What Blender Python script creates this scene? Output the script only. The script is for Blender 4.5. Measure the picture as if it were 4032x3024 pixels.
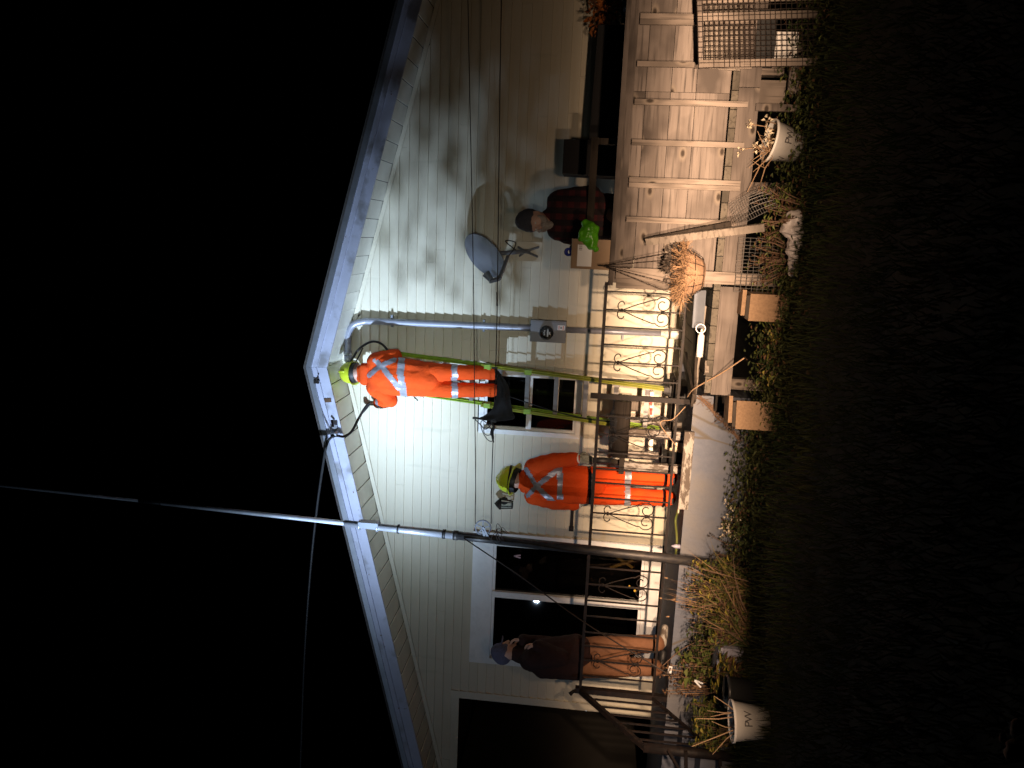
import bpy, bmesh, math, random
import numpy as np
from mathutils import Vector, Matrix, Quaternion, noise
R = math.radians
rnd = random.Random(11)
sc = bpy.context.scene
for o in list(bpy.data.objects): bpy.data.objects.remove(o)
C = sc.collection

# ------------------------------------------------------------------ camera
PSI, TH, RHO, FPX = R(11), R(5.5), R(3.5), 3028.0
CAM = Vector((0, -8.15, 1.5))
FW = Vector((-math.sin(PSI)*math.cos(TH), math.cos(PSI)*math.cos(TH), math.sin(TH)))
R0 = FW.cross(Vector((0, 0, 1))).normalized(); U0 = R0.cross(FW)
UP = U0*math.cos(RHO) - R0*math.sin(RHO); RT = R0*math.cos(RHO) + U0*math.sin(RHO)
cd = bpy.data.cameras.new('camera'); cam = bpy.data.objects.new('camera', cd); C.objects.link(cam)
cd.sensor_fit = 'HORIZONTAL'; cd.sensor_width = 36; cd.lens = 36*FPX/4032; cd.clip_start = .05; cd.clip_end = 500
mw = Matrix.Identity(4)                       # the phone was held sideways: picture right = down
for i in range(3):
    mw[i][0] = -UP[i]; mw[i][1] = RT[i]; mw[i][2] = -FW[i]; mw[i][3] = CAM[i]
cam.matrix_world = mw
sc.camera = cam
# ------------------------------------------------------------------ night sky, moon, lamps
w = bpy.data.worlds.new('World'); sc.world = w; w.use_nodes = True
nt = w.node_tree; nt.nodes.clear()
sky = nt.nodes.new('ShaderNodeTexSky'); sky.sky_type = 'NISHITA'; sky.sun_disc = False
sky.sun_elevation = R(-6); sky.sun_rotation = R(200)
bg = nt.nodes.new('ShaderNodeBackground'); bg.inputs[1].default_value = .004
wo = nt.nodes.new('ShaderNodeOutputWorld'); nt.links.new(sky.outputs[0], bg.inputs[0]); nt.links.new(bg.outputs[0], wo.inputs[0])
ml = bpy.data.lights.new('moon', 'SUN'); ml.energy = .003; ml.angle = R(.5); ml.color = (.8, .88, 1)
mo = bpy.data.objects.new('moon', ml); C.objects.link(mo); mo.rotation_euler = (R(50), 0, R(-160))
def beam(name, loc, target, power, color, radius, sh, sv, tail=.03, th=.5, tv=.3, sd=None):
    """a lamp with a reflector: gaussian beam sh x sv (tangents) plus a weak wide spill"""
    l = bpy.data.lights.new(name, 'SPOT'); l.energy = power; l.color = color; l.shadow_soft_size = radius
    l.spot_size = R(150); l.spot_blend = .4
    o = bpy.data.objects.new(name, l); C.objects.link(o); o.location = loc
    o.rotation_euler = (Vector(target)-Vector(loc)).to_track_quat('-Z', 'Y').to_euler()
    l.use_nodes = True; t = l.node_tree; N = t.nodes; L = t.links
    em = N['Emission']
    tc = N.new('ShaderNodeTexCoord'); sx = N.new('ShaderNodeSeparateXYZ'); L.new(tc.outputs['Normal'], sx.inputs[0])
    def m(op, a, b=None):
        n = N.new('ShaderNodeMath'); n.operation = op
        for i, v in enumerate((a, b)):
            if v is None: continue
            if isinstance(v, (int, float)): n.inputs[i].default_value = v
            else: L.new(v, n.inputs[i])
        return n.outputs[0]
    hx = m('DIVIDE', sx.outputs[0], sx.outputs[2]); vy = m('DIVIDE', sx.outputs[1], sx.outputs[2])
    def lobe(a, b):
        q = m('ADD', m('POWER', m('ABSOLUTE', m('DIVIDE', hx, a)), 2), m('POWER', m('ABSOLUTE', m('DIVIDE', vy, b)), 2))
        return m('EXPONENT', m('MULTIPLY', q, -1))
    up_ = N.new('ShaderNodeMath'); up_.operation = 'LESS_THAN'; L.new(vy, up_.inputs[0]); up_.inputs[1].default_value = 0
    up_ = up_.outputs[0]                      # 1 above the beam axis, 0 below
    main = lobe(sh, sv); spill = m('MULTIPLY', lobe(th, tv), tail)
    if sd:                                    # a low beam: deeper below the axis, its spill only above
        main = m('ADD', m('MULTIPLY', main, up_), m('MULTIPLY', lobe(sh, sd), m('SUBTRACT', 1, up_))); spill = m('MULTIPLY', spill, up_)
    s = m('ADD', main, spill)
    L.new(s, em.inputs['Strength'])
    return o
WARM = (1, .66, .42); COOL = (.58, .76, 1.0); NEUT = (.88, 1.0, .93)
# vehicle low beams beside the photographer, a work-truck spotlight far left, and an unseen fill lamp added beside the camera
beam('low_beam', (-.95, -7.75, .60), (-1.10, 0, .78), 4300, WARM, .06, .62, .068, .034, .9, .24, .078)
beam('low_beam', (.05, -7.75, .60), (-.40, 0, .77), 4300, WARM, .06, .62, .068, .034, .9, .24, .078)
beam('truck_spotlight', (-7.9, -7.6, 2.3), (-1.50, 0, 3.58), 12500, COOL, .06, .124, .105, .016, .5, .45)
beam('camera_fill', (-.25, -8.2, 1.62), (-1.75, 0, 3.2), 640, NEUT, .03, .20, .13, .02, .6, .22)
sc.view_settings.view_transform = 'Standard'; sc.view_settings.look = 'None'
sc.view_settings.exposure = 0; sc.view_settings.gamma = 1; sc.view_settings.use_curve_mapping = False
sc.render.engine = 'CYCLES'

# ------------------------------------------------------------------ measuring helpers
def P(X, Y, y=None, z=None, x=None):
    """photo pixel (4032x3024) seen on the plane y=, z= or x= -> point in the yard"""
    r = FW*FPX + RT*(1512-Y) + UP*(2016-X)
    if y is not None: k = (y-CAM.y)/r.y
    elif z is not None: k = (z-CAM.z)/r.z
    else: k = (x-CAM.x)/r.x
    return CAM + r*k
def proj(p):
    d = Vector(p)-CAM; z = d.dot(FW)
    return 2016-FPX*d.dot(UP)/z, 1512-FPX*d.dot(RT)/z

# ------------------------------------------------------------------ materials
MATS = {}
def mat(name, col, rough=.6, metal=0, noise_s=0, noise_c=None, noise_f=.5, bump=0, bump_s=40, spec=.5, coord='Object', var=0, stretch=None, build=None, trans=0):
    m = bpy.data.materials.new(name); m.use_nodes = True; MATS[name] = m
    N = m.node_tree.nodes; L = m.node_tree.links; b = N['Principled BSDF']
    b.inputs['Base Color'].default_value = (*col, 1); b.inputs['Roughness'].default_value = rough
    b.inputs['Metallic'].default_value = metal; b.inputs['Specular IOR Level'].default_value = spec
    tc = N.new('ShaderNodeTexCoord'); oi = N.new('ShaderNodeObjectInfo')
    off = N.new('ShaderNodeVectorMath'); off.operation = 'MULTIPLY_ADD'
    cb = N.new('ShaderNodeCombineXYZ')
    for i in range(3): L.new(oi.outputs['Random'], cb.inputs[i])
    L.new(cb.outputs[0], off.inputs[0]); off.inputs[1].default_value = (37, 53, 71); L.new(tc.outputs[coord], off.inputs[2])
    vec = off.outputs[0]
    if stretch:
        mp = N.new('ShaderNodeMapping'); mp.inputs['Scale'].default_value = stretch; L.new(vec, mp.inputs[0]); svec = mp.outputs[0]
    else: svec = vec
    colour = None
    if noise_s:
        n = N.new('ShaderNodeTexNoise'); n.inputs['Scale'].default_value = noise_s; n.inputs['Detail'].default_value = 6; n.inputs['Roughness'].default_value = .62
        L.new(svec, n.inputs['Vector'])
        r = N.new('ShaderNodeValToRGB'); r.color_ramp.elements[0].position = noise_f-.18; r.color_ramp.elements[1].position = noise_f+.18
        r.color_ramp.elements[0].color = (*col, 1); r.color_ramp.elements[1].color = (*noise_c, 1)
        L.new(n.outputs['Fac'], r.inputs[0]); colour = r.outputs[0]
    if var:
        hs = N.new('ShaderNodeHueSaturation'); mr = N.new('ShaderNodeMapRange'); L.new(oi.outputs['Random'], mr.inputs[0])
        mr.inputs[3].default_value = 1-var; mr.inputs[4].default_value = 1+var; L.new(mr.outputs[0], hs.inputs['Value'])
        if colour: L.new(colour, hs.inputs['Color'])
        else: hs.inputs['Color'].default_value = (*col, 1)
        colour = hs.outputs[0]
    if build and colour is None:
        rg_ = N.new('ShaderNodeRGB'); rg_.outputs[0].default_value = (*col, 1); colour = rg_.outputs[0]
    if build: colour = build(m, N, L, vec, svec, colour, b) or colour
    if colour: L.new(colour, b.inputs['Base Color'])
    if bump:
        n = N.new('ShaderNodeTexNoise'); n.inputs['Scale'].default_value = bump_s; n.inputs['Detail'].default_value = 4; L.new(svec, n.inputs['Vector'])
        bp = N.new('ShaderNodeBump'); bp.inputs['Strength'].default_value = bump; bp.inputs['Distance'].default_value = .01
        L.new(n.outputs['Fac'], bp.inputs['Height']); L.new(bp.outputs[0], b.inputs['Normal'])
    return m
def mixc(N, L, fac, a, b, blend='MIX'):
    x = N.new('ShaderNodeMix'); x.data_type = 'RGBA'; x.blend_type = blend
    if isinstance(fac, float): x.inputs[0].default_value = fac
    else: L.new(fac, x.inputs[0])
    for i, v in ((6, a), (7, b)):
        if isinstance(v, tuple): x.inputs[i].default_value = (*v, 1)
        else: L.new(v, x.inputs[i])
    return x.outputs[2]
def ramp(N, L, src, p0, p1, inv=False):
    r = N.new('ShaderNodeMapRange'); r.inputs[1].default_value = p0; r.inputs[2].default_value = p1
    r.inputs[3].default_value = 1 if inv else 0; r.inputs[4].default_value = 0 if inv else 1
    L.new(src, r.inputs[0]); return r.outputs[0]
def tex(N, L, kind, vec, scale, **k):
    n = N.new('ShaderNodeTex'+kind); n.inputs['Scale'].default_value = scale; L.new(vec, n.inputs['Vector'])
    for a, b in k.items(): n.inputs[a].default_value = b
    return n
def knots(m, N, L, vec, svec, col, b):
    sx_ = N.new('ShaderNodeSeparateXYZ'); L.new(svec, sx_.inputs[0]); cx_ = N.new('ShaderNodeCombineXYZ'); L.new(sx_.outputs[0], cx_.inputs[0]); L.new(sx_.outputs[2], cx_.inputs[1])
    v = tex(N, L, 'Voronoi', cx_.outputs[0], 1.0); v.voronoi_dimensions = '2D'            # rounded knots, a pale ring round a dark heart
    d = v.outputs['Distance']
    sel = N.new('ShaderNodeSeparateColor'); L.new(v.outputs['Color'], sel.inputs[0])
    pick = ramp(N, L, sel.outputs[0], .50, .52)
    def mul(a, c):
        n = N.new('ShaderNodeMath'); n.operation = 'MULTIPLY'; L.new(a, n.inputs[0]); L.new(c, n.inputs[1]); return n.outputs[0]
    ring = mul(ramp(N, L, d, .09, .21, True), pick); heart = mul(ramp(N, L, d, .05, .115, True), pick)
    c = mixc(N, L, ring, col, (.19, .158, .13)); return mixc(N, L, heart, c, (.035, .026, .02))
def woodmat(name, a, c, ax, kn=True, rough=.8, dark=None):
    # grain runs along axis ax: low frequency there, high across
    st = [14, 14, 14]; st[ax] = .8
    def bld(m, N, L, vec, svec, col, b):
        n2 = tex(N, L, 'Noise', svec, 3.2, Detail=5)
        col = mixc(N, L, ramp(N, L, n2.outputs['Fac'], .52, .74), col, dark or tuple(x*.38 for x in a))
        n3 = tex(N, L, 'Noise', vec, 2.2, Detail=3)       # big weather stains
        col = mixc(N, L, ramp(N, L, n3.outputs['Fac'], .46, .66), col, tuple(x*.52 for x in a))
        if kn:
            mp = N.new('ShaderNodeMapping'); s = [5.2]*3; s[ax] = 2.9; mp.inputs['Scale'].default_value = s; L.new(vec, mp.inputs[0])
            col = knots(m, N, L, vec, mp.outputs[0], col, b)
        return col
    return mat(name, a, rough, noise_s=1.0, noise_c=c, stretch=st, var=.16, bump=.35, bump_s=1.6, build=bld, spec=.25)
woodmat('wood_x', (.118, .098, .087), (.185, .157, .141), 0); woodmat('wood_z', (.185, .153, .130), (.24, .20, .172), 2)
woodmat('wood_y', (.085, .075, .060), (.12, .105, .085), 1, False)
woodmat('wood_dark', (.028, .022, .018), (.055, .043, .034), 0, False)
woodmat('wood_grey', (.16, .135, .115), (.23, .20, .17), 0, False)
def siding_b(m, N, L, vec, svec, col, b):
    gp = N.new('ShaderNodeNewGeometry').outputs['Position']
    n = tex(N, L, 'Noise', gp, .9, Detail=5)
    col = mixc(N, L, ramp(N, L, n.outputs['Fac'], .50, .85), col, (.53, .49, .36))
    mp = N.new('ShaderNodeMapping'); mp.inputs['Scale'].default_value = (5, 1, .7); L.new(gp, mp.inputs[0])
    n2 = tex(N, L, 'Noise', mp.outputs[0], 1.6, Detail=5)
    return mixc(N, L, ramp(N, L, n2.outputs['Fac'], .62, .95), col, (.44, .43, .33))
mat('siding', (.66, .62, .505), .42, var=.02, bump=.08, bump_s=60, build=siding_b)
def paint_b(m, N, L, vec, svec, col, b):
    n = tex(N, L, 'Noise', vec, 3.0, Detail=7)
    col = mixc(N, L, ramp(N, L, n.outputs['Fac'], .56, .66), col, (.24, .24, .27))
    v = tex(N, L, 'Noise', vec, 11, Detail=5)
    return mixc(N, L, ramp(N, L, v.outputs['Fac'], .70, .72), col, (.14, .085, .05))
mat('fascia_paint', (.47, .49, .63), .45, noise_s=6, noise_c=(.40, .415, .52), build=paint_b, bump=.1)
def soff_b(m, N, L, vec, svec, col, b):
    n = tex(N, L, 'Noise', vec, 2.0, Detail=5); return mixc(N, L, ramp(N, L, n.outputs['Fac'], .5, .75), col, (.62, .61, .54))
mat('soffit', (.78, .77, .70), .45, var=.04, build=soff_b)
mat('trim_white', (.78, .79, .80), .4, noise_s=8, noise_c=(.66, .67, .67), noise_f=.62)
mat('roofing', (.05, .045, .045), .9, noise_s=30, noise_c=(.09, .08, .075), bump=.4)
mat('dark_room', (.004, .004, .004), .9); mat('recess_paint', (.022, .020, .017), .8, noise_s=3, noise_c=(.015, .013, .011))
def glass_m(name, tint=.55):
    m = bpy.data.materials.new(name); m.use_nodes = True; MATS[name] = m; N = m.node_tree.nodes; L = m.node_tree.links; N.clear()
    t = N.new('ShaderNodeBsdfTransparent'); t.inputs[0].default_value = (tint, tint*1.02, tint, 1)
    g = N.new('ShaderNodeBsdfGlossy'); g.inputs['Roughness'].default_value = .015
    f = N.new('ShaderNodeFresnel'); f.inputs[0].default_value = 1.6; x = N.new('ShaderNodeMixShader'); o = N.new('ShaderNodeOutputMaterial')
    L.new(f.outputs[0], x.inputs[0]); L.new(t.outputs[0], x.inputs[1]); L.new(g.outputs[0], x.inputs[2]); L.new(x.outputs[0], o.inputs[0])
glass_m('glass'); glass_m('clear_glass', .9)
def conc_b(m, N, L, vec, svec, col, b):
    n = tex(N, L, 'Noise', vec, 2.2, Detail=8)
    col = mixc(N, L, ramp(N, L, n.outputs['Fac'], .50, .68), col, (.17, .17, .18))
    v = tex(N, L, 'Noise', vec, 9, Detail=6, Roughness=.7)
    col = mixc(N, L, ramp(N, L, v.outputs['Fac'], .66, .70), col, (.12, .11, .09))
    d = tex(N, L, 'Voronoi', vec, .8); d.feature = 'DISTANCE_TO_EDGE'
    nn = tex(N, L, 'Noise', vec, 4)
    return mixc(N, L, ramp(N, L, d.outputs['Distance'], .002, .007, True), col, (.12, .11, .10))
mat('concrete', (.126, .142, .182), .85, noise_s=14, noise_c=(.15, .164, .205), bump=.5, bump_s=35, build=conc_b, spec=.25)
mat('iron', (.010, .008, .008), .6, 0, noise_s=20, noise_c=(.030, .018, .014), spec=.25, noise_f=.62, bump=.15, bump_s=120)
mat('grey_metal', (.17, .19, .23), .5, .2, noise_s=6, noise_c=(.21, .23, .27))
mat('conduit_grey', (.36, .38, .47), .4, .3, noise_s=6, noise_c=(.30, .32, .40))
mat('galv', (.42, .44, .50), .38, .7, noise_s=9, noise_c=(.33, .35, .40))
mat('dish_grey', (.19, .205, .24), .6, noise_s=5, noise_c=(.155, .165, .20)); mat('black_rubber', (.012, .012, .014), .55); mat('black_cloth', (.010, .010, .012), .9, bump=.4, bump_s=90)
mat('white_plastic', (.80, .78, .75), .4, noise_s=6, noise_c=(.68, .66, .62), noise_f=.62); mat('print', (.06, .055, .055), .6); mat('print_grey', (.34, .33, .33), .7)
mat('red_plastic', (.55, .04, .025), .4); mat('level_red', (.62, .06, .04), .45)
def bare(m, N, L, vec, svec, col, b):
    n = tex(N, L, 'Noise', svec, 2.2, Detail=7, Roughness=.7)
    return mixc(N, L, ramp(N, L, n.outputs['Fac'], .46, .52), col, (.09, .07, .055))
mat('peeling', (.36, .335, .30), .75, stretch=(2.5, 7, 7), noise_s=5, noise_c=(.30, .28, .25), bump=.6, bump_s=4, build=bare)
mat('peeling_z', (.34, .31, .28), .75, stretch=(7, 7, 2.5), noise_s=5, noise_c=(.26, .24, .22), bump=.6, bump_s=4, build=bare)
mat('ladder_green', (.24, .40, .02), .5, noise_s=8, noise_c=(.15, .26, .02), noise_f=.58, stretch=(6, 6, 1), bump=.2)
mat('ladder_yellow', (.27, .28, .016), .5, noise_s=8, noise_c=(.18, .20, .016), noise_f=.58)
mat('alu', (.55, .54, .55), .38, .85, noise_s=14, noise_c=(.42, .40, .39), noise_f=.58)
def weave(m, N, L, vec, svec, col, b):
    n = tex(N, L, 'Noise', vec, 5, Detail=5)
    return mixc(N, L, ramp(N, L, n.outputs['Fac'], .45, .8), col, (.52, .055, .010))
mat('hivis', (.72, .072, .008), .85, bump=.5, bump_s=55, build=weave, spec=.2)
mat('tape', (.36, .36, .42), .35, .25, noise_s=30, noise_c=(.27, .27, .31), bump=.2)
mat('helmet', (.58, .66, .03), .32, noise_s=7, noise_c=(.46, .54, .03)); mat('glove', (.34, .35, .30), .8, noise_s=18, noise_c=(.17, .175, .15), bump=.4)
mat('skin', (.56, .36, .28), .55, noise_s=14, noise_c=(.48, .28, .215)); mat('eye_white', (.6, .58, .55), .3); mat('beard', (.27, .235, .21), .9, noise_s=70, noise_c=(.42, .38, .35), bump=1, bump_s=140)
mat('maroon', (.022, .005, .004), .9, noise_s=9, noise_c=(.014, .003, .003), bump=.5, bump_s=60)
mat('tan_canvas', (.19, .084, .040), .85, noise_s=7, noise_c=(.15, .066, .032), bump=.5, bump_s=60)
mat('blue_knit', (.10, .10, .16), .9, noise_s=60, noise_c=(.065, .065, .11), bump=.8, bump_s=120); mat('dark_knit', (.035, .038, .05), .9, noise_s=70, noise_c=(.06, .06, .075), bump=.8, bump_s=120)
def plaid(m, N, L, vec, svec, col, b):
    tc = N.new('ShaderNodeTexCoord'); s = N.new('ShaderNodeSeparateXYZ'); L.new(tc.outputs['Object'], s.inputs[0])
    f = []
    for i, k in ((0, 62), (2, 62)):
        a = N.new('ShaderNodeMath'); a.operation = 'MULTIPLY'; L.new(s.outputs[i], a.inputs[0]); a.inputs[1].default_value = k
        q = N.new('ShaderNodeMath'); q.operation = 'SINE'; L.new(a.outputs[0], q.inputs[0]); f.append(ramp(N, L, q.outputs[0], -.15, .15))
    c = mixc(N, L, f[0], (.060, .007, .010), (.012, .004, .006)); return mixc(N, L, f[1], c, (.02, .008, .012), 'MULTIPLY') if False else mixc(N, L, f[1], c, mixc(N, L, .6, c, (.008, .005, .008)))
mat('plaid', (.17, .03, .035), .9, build=plaid, bump=.4, bump_s=80)
mat('lime_plastic', (.13, .50, .02), .3, noise_s=14, noise_c=(.07, .32, .01)); mat('blue_tape', (.02, .035, .32), .5)
mat('cardboard', (.34, .24, .155), .85, noise_s=5, noise_c=(.29, .20, .13)); mat('label', (.82, .84, .86), .5)
mat('chipboard', (.28, .178, .104), .85, noise_s=55, noise_c=(.19, .12, .07), noise_f=.55, bump=.4, bump_s=70)
mat('bag_white', (.60, .56, .55), .45, noise_s=9, noise_c=(.45, .41, .40), bump=.5, bump_s=22)
mat('coir', (.27, .165, .10), .95, noise_s=14, noise_c=(.17, .10, .06), bump=1, bump_s=60)
mat('straw', (.33, .205, .11), .85, var=.2, noise_s=9, noise_c=(.22, .125, .065)); mat('straw_yellow', (.19, .125, .035), .8, noise_s=5, noise_c=(.10, .085, .022))
mat('twig', (.20, .12, .075), .9, noise_s=20, noise_c=(.12, .075, .05)); mat('pale_twig', (.34, .22, .13), .9)
mat('leaf_green', (.085, .125, .028), .6, noise_s=4, noise_c=(.14, .14, .035), spec=.3); mat('leaf_dark', (.028, .05, .014), .7, noise_s=3, noise_c=(.06, .06, .02), spec=.2)
mat('leaf_brown', (.13, .062, .028), .85, noise_s=6, noise_c=(.075, .04, .02)); mat('leaf_orange', (.36, .11, .015), .8, noise_s=5, noise_c=(.20, .06, .01)); mat('leaf_yellow', (.30, .25, .04), .7)
mat('flower', (.60, .52, .38), .8); mat('seedhead', (.035, .025, .018), .9)
mat('grass_blade', (.016, .026, .007), .9, noise_s=1.2, noise_c=(.032, .033, .011), spec=.15)
mat('soil', (.018, .017, .010), .95, noise_s=3, noise_c=(.035, .032, .017), bump=1, bump_s=9)
mat('trough_blue', (.40, .41, .52), .45, noise_s=6, noise_c=(.32, .32, .40)); mat('pot_dark', (.02, .021, .022), .35)
mat('pvc', (.60, .64, .72), .35, noise_s=5, noise_c=(.44, .45, .46), noise_f=.60); mat('pole_dark', (.026, .027, .033), .5, .3, noise_s=12, noise_c=(.075, .066, .056), noise_f=.57, stretch=(5, 5, 1.2)); mat('pole_grey', (.33, .35, .41), .4, .3, noise_s=7, noise_c=(.26, .27, .31))
mat('cream', (.70, .62, .46), .5); mat('wire_dark', (.03, .022, .018), .6, .4); mat('wire_pale', (.20, .195, .19), .45, .5)
mat('pink_plastic', (.55, .35, .42), .5); mat('ochre_wood', (.36, .21, .05), .7); mat('interior', (.05, .045, .04), .9)
def emit(name, col, s):
    m = bpy.data.materials.new(name); m.use_nodes = True; MATS[name] = m
    b = m.node_tree.nodes['Principled BSDF']; b.inputs['Emission Color'].default_value = (*col, 1); b.inputs['Emission Strength'].default_value = s
    b.inputs['Base Color'].default_value = (*col, 1)
emit('amber_emission', (1, .42, .05), 3.0); emit('led_white', (.9, .95, 1), 5)

# ------------------------------------------------------------------ mesh helpers
WL = {}
class MB:
    def __init__(s): s.v = []; s.f = []; s.m = []
    def add(s, vs, fs, mi=0):
        b = len(s.v); s.v += [tuple(v) for v in vs]; s.f += [tuple(i+b for i in f) for f in fs]; s.m += [mi]*len(fs); return s
    def hexa(s, p, mi=0):   # 4 bottom ccw, 4 top ccw
        return s.add(p, [(3, 2, 1, 0), (4, 5, 6, 7), (0, 1, 5, 4), (1, 2, 6, 5), (2, 3, 7, 6), (3, 0, 4, 7)], mi)
    def box(s, c, d, rot=None, mi=0):
        c = Vector(c); h = Vector(d)/2; q = []
        for z in (-1, 1):
            for x, y in ((-1, -1), (1, -1), (1, 1), (-1, 1)):
                v = Vector((x*h.x, y*h.y, z*h.z)); q.append(c+(rot @ v if rot else v))
        return s.hexa(q, mi)
    def bar(s, a, b, wd, th, up=(0, 0, 1), mi=0):   # rectangular bar from a to b
        a = Vector(a); b = Vector(b); d = (b-a).normalized(); u = Vector(up)
        if abs(d.dot(u)) > .95: u = Vector((0, 1, 0))
        x = d.cross(u).normalized(); y = x.cross(d)
        q = [a+x*sx*wd/2+y*sy*th/2 for sx, sy in ((-1, -1), (1, -1), (1, 1), (-1, 1))]
        q += [b+x*sx*wd/2+y*sy*th/2 for sx, sy in ((-1, -1), (1, -1), (1, 1), (-1, 1))]
        return s.hexa(q, mi)
    def tube(s, pts, r, n=8, mi=0, cap=True):
        pts = [Vector(p) for p in pts]; k = len(pts); rs = r if isinstance(r, (list, tuple)) else [r]*k
        vs = []; prev = None
        for i, p in enumerate(pts):
            d = (pts[min(i+1, k-1)]-pts[max(i-1, 0)]).normalized()
            if prev is None:
                u = Vector((0, 0, 1)) if abs(d.z) < .9 else Vector((1, 0, 0)); x = d.cross(u).normalized()
            else: x = (prev-d*prev.dot(d)).normalized()
            prev = x; y = d.cross(x)
            for j in range(n):
                a = 2*math.pi*j/n; vs.append(p+(x*math.cos(a)+y*math.sin(a))*rs[i])
        fs = [(i*n+j, i*n+(j+1) % n, (i+1)*n+(j+1) % n, (i+1)*n+j) for i in range(k-1) for j in range(n)]
        if cap: fs += [tuple(range(n))[::-1], tuple((k-1)*n+j for j in range(n))]
        return s.add(vs, fs, mi)
    def lathe(s, prof, n=24, M=None, mi=0, a0=0, a1=2*math.pi):
        full = abs(a1-a0-2*math.pi) < 1e-6; k = n if full else n+1; vs = []
        for r, z in prof:
            for j in range(k):
                a = a0+(a1-a0)*j/n; v = Vector((r*math.cos(a), r*math.sin(a), z)); vs.append(M @ v if M else v)
        fs = []
        for i in range(len(prof)-1):
            for j in range(n):
                j2 = (j+1) % k; fs.append((i*k+j, i*k+j2, (i+1)*k+j2, (i+1)*k+j))
        return s.add(vs, fs, mi)
    def quad(s, a, b, c, d, mi=0): return s.add([a, b, c, d], [(0, 1, 2, 3)], mi)
    def leaf(s, p, d, n, L, W, mi=0, fold=.25):     # folded leaf: two quads either side of a midrib
        d = Vector(d).normalized(); n = Vector(n); x = d.cross(n)
        x = x.normalized() if x.length > 1e-4 else Vector((1, 0, 0)); n = x.cross(d)
        p = Vector(p); m1 = p+d*L*.45; t = p+d*L-n*L*.12
        l = m1-x*W/2+n*W*fold; r = m1+x*W/2+n*W*fold
        return s.add([p, r, t, l], [(0, 1, 2), (0, 2, 3)], mi)
    def build(s, name, mats, parent=None, origin=None, smooth=False, label=None, cat=None, group=None, kind=None):
        if isinstance(mats, str): mats = [mats]
        o0 = Vector(origin) if origin is not None else (WL[parent.name] if parent else Vector((0, 0, 0)))
        me = bpy.data.meshes.new(name); me.from_pydata([tuple(Vector(v)-o0) for v in s.v], [], s.f)
        for k in mats: me.materials.append(MATS[k])
        me.polygons.foreach_set('material_index', s.m)
        if smooth: me.polygons.foreach_set('use_smooth', [True]*len(s.f))
        me.update()
        return link(name, me, parent, o0, label, cat, group, kind)
def link(name, me, parent=None, o0=Vector((0, 0, 0)), label=None, cat=None, group=None, kind=None):
    o = bpy.data.objects.new(name, me); C.objects.link(o); WL[o.name] = Vector(o0)
    if parent: o.parent = parent; o.location = Vector(o0)-WL[parent.name]
    else: o.location = o0
    tag(o, label, cat, group, kind); return o
def tag(o, label=None, cat=None, group=None, kind=None):
    for k, v in (('label', label), ('category', cat), ('group', group), ('kind', kind)):
        if v: o[k] = v
    return o
def thing(name, label, cat, loc, group=None):
    o = bpy.data.objects.new(name, None); C.objects.link(o); o.location = loc; o.empty_display_size = .1; WL[o.name] = Vector(loc)
    return tag(o, label, cat, group)
def box_part(name, c, d, m, parent, rot=None, **k): return MB().box(c, d, rot).build(name, m, parent, origin=c, **k)
def rotz(a): return Matrix.Rotation(a, 3, 'Z')
def wob(a): return (rnd.random()-.5)*2*a
def curve(pts, n=8):     # catmull-rom through points
    p = [Vector(q) for q in pts]; p = [p[0]*2-p[1]]+p+[p[-1]*2-p[-2]]; out = []
    for i in range(1, len(p)-2):
        for j in range(n):
            t = j/n; a, b, c, d = p[i-1:i+3]
            out.append(.5*((2*b)+(c-a)*t+(2*a-5*b+4*c-d)*t*t+(3*b-a-3*c+d)*t**3))
    return out+[p[-2]]

# ================================================================== THE GROUND
FLOOR = .53
g = MB(); n = 70
xs = np.linspace(-30, 30, n); ys = np.linspace(-30, 30, n)
gx = sorted(set([round(x, 3) for x in list(np.linspace(-60, 60, 25))+list(np.linspace(-8, 5, 66))]))
gy = sorted(set([round(x, 3) for x in list(np.linspace(-60, 60, 25))+list(np.linspace(-9, 0, 50))]))
def gz(x, y): return .035*noise.noise(Vector((x*.9, y*.9, 0)))+.015*noise.noise(Vector((x*3, y*3, 5)))-.02
g.add([(x, y, gz(x, y)) for y in gy for x in gx], [(j*len(gx)+i, j*len(gx)+i+1, (j+1)*len(gx)+i+1, (j+1)*len(gx)+i) for j in range(len(gy)-1) for i in range(len(gx)-1)])
g.build('ground', 'soil', smooth=True, kind='structure')
# grass: uncountable blades
gr = MB(); vs = []; fs = []
for i in range(46000):
    y = -1.6-(rnd.random()**.8)*5.6; x = rnd.uniform(-6.5, 3.4)*(1-.06*(abs(y)-1.6))-.3
    h = rnd.uniform(.035, .10)*(1.5 if y > -3.2 else 1); a = rnd.random()*6.28; l = wob(.05); k = wob(.05); wd = .004
    z = gz(x, y); b = len(vs); cx, sx = math.cos(a)*wd, math.sin(a)*wd
    vs += [(x-cx, y-sx, z), (x+cx, y+sx, z), (x+l*.5+cx*.7, y+k*.5+sx*.7, z+h*.6), (x+l*.5-cx*.7, y+k*.5-sx*.7, z+h*.6), (x+l, y+k, z+h)]
    fs += [(b, b+1, b+2, b+3), (b+3, b+2, b+4)]
gr.add(vs, fs); gr.build('grass', 'grass_blade', label='dark mown lawn grass in front of the porch', cat='grass', kind='stuff')

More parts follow.
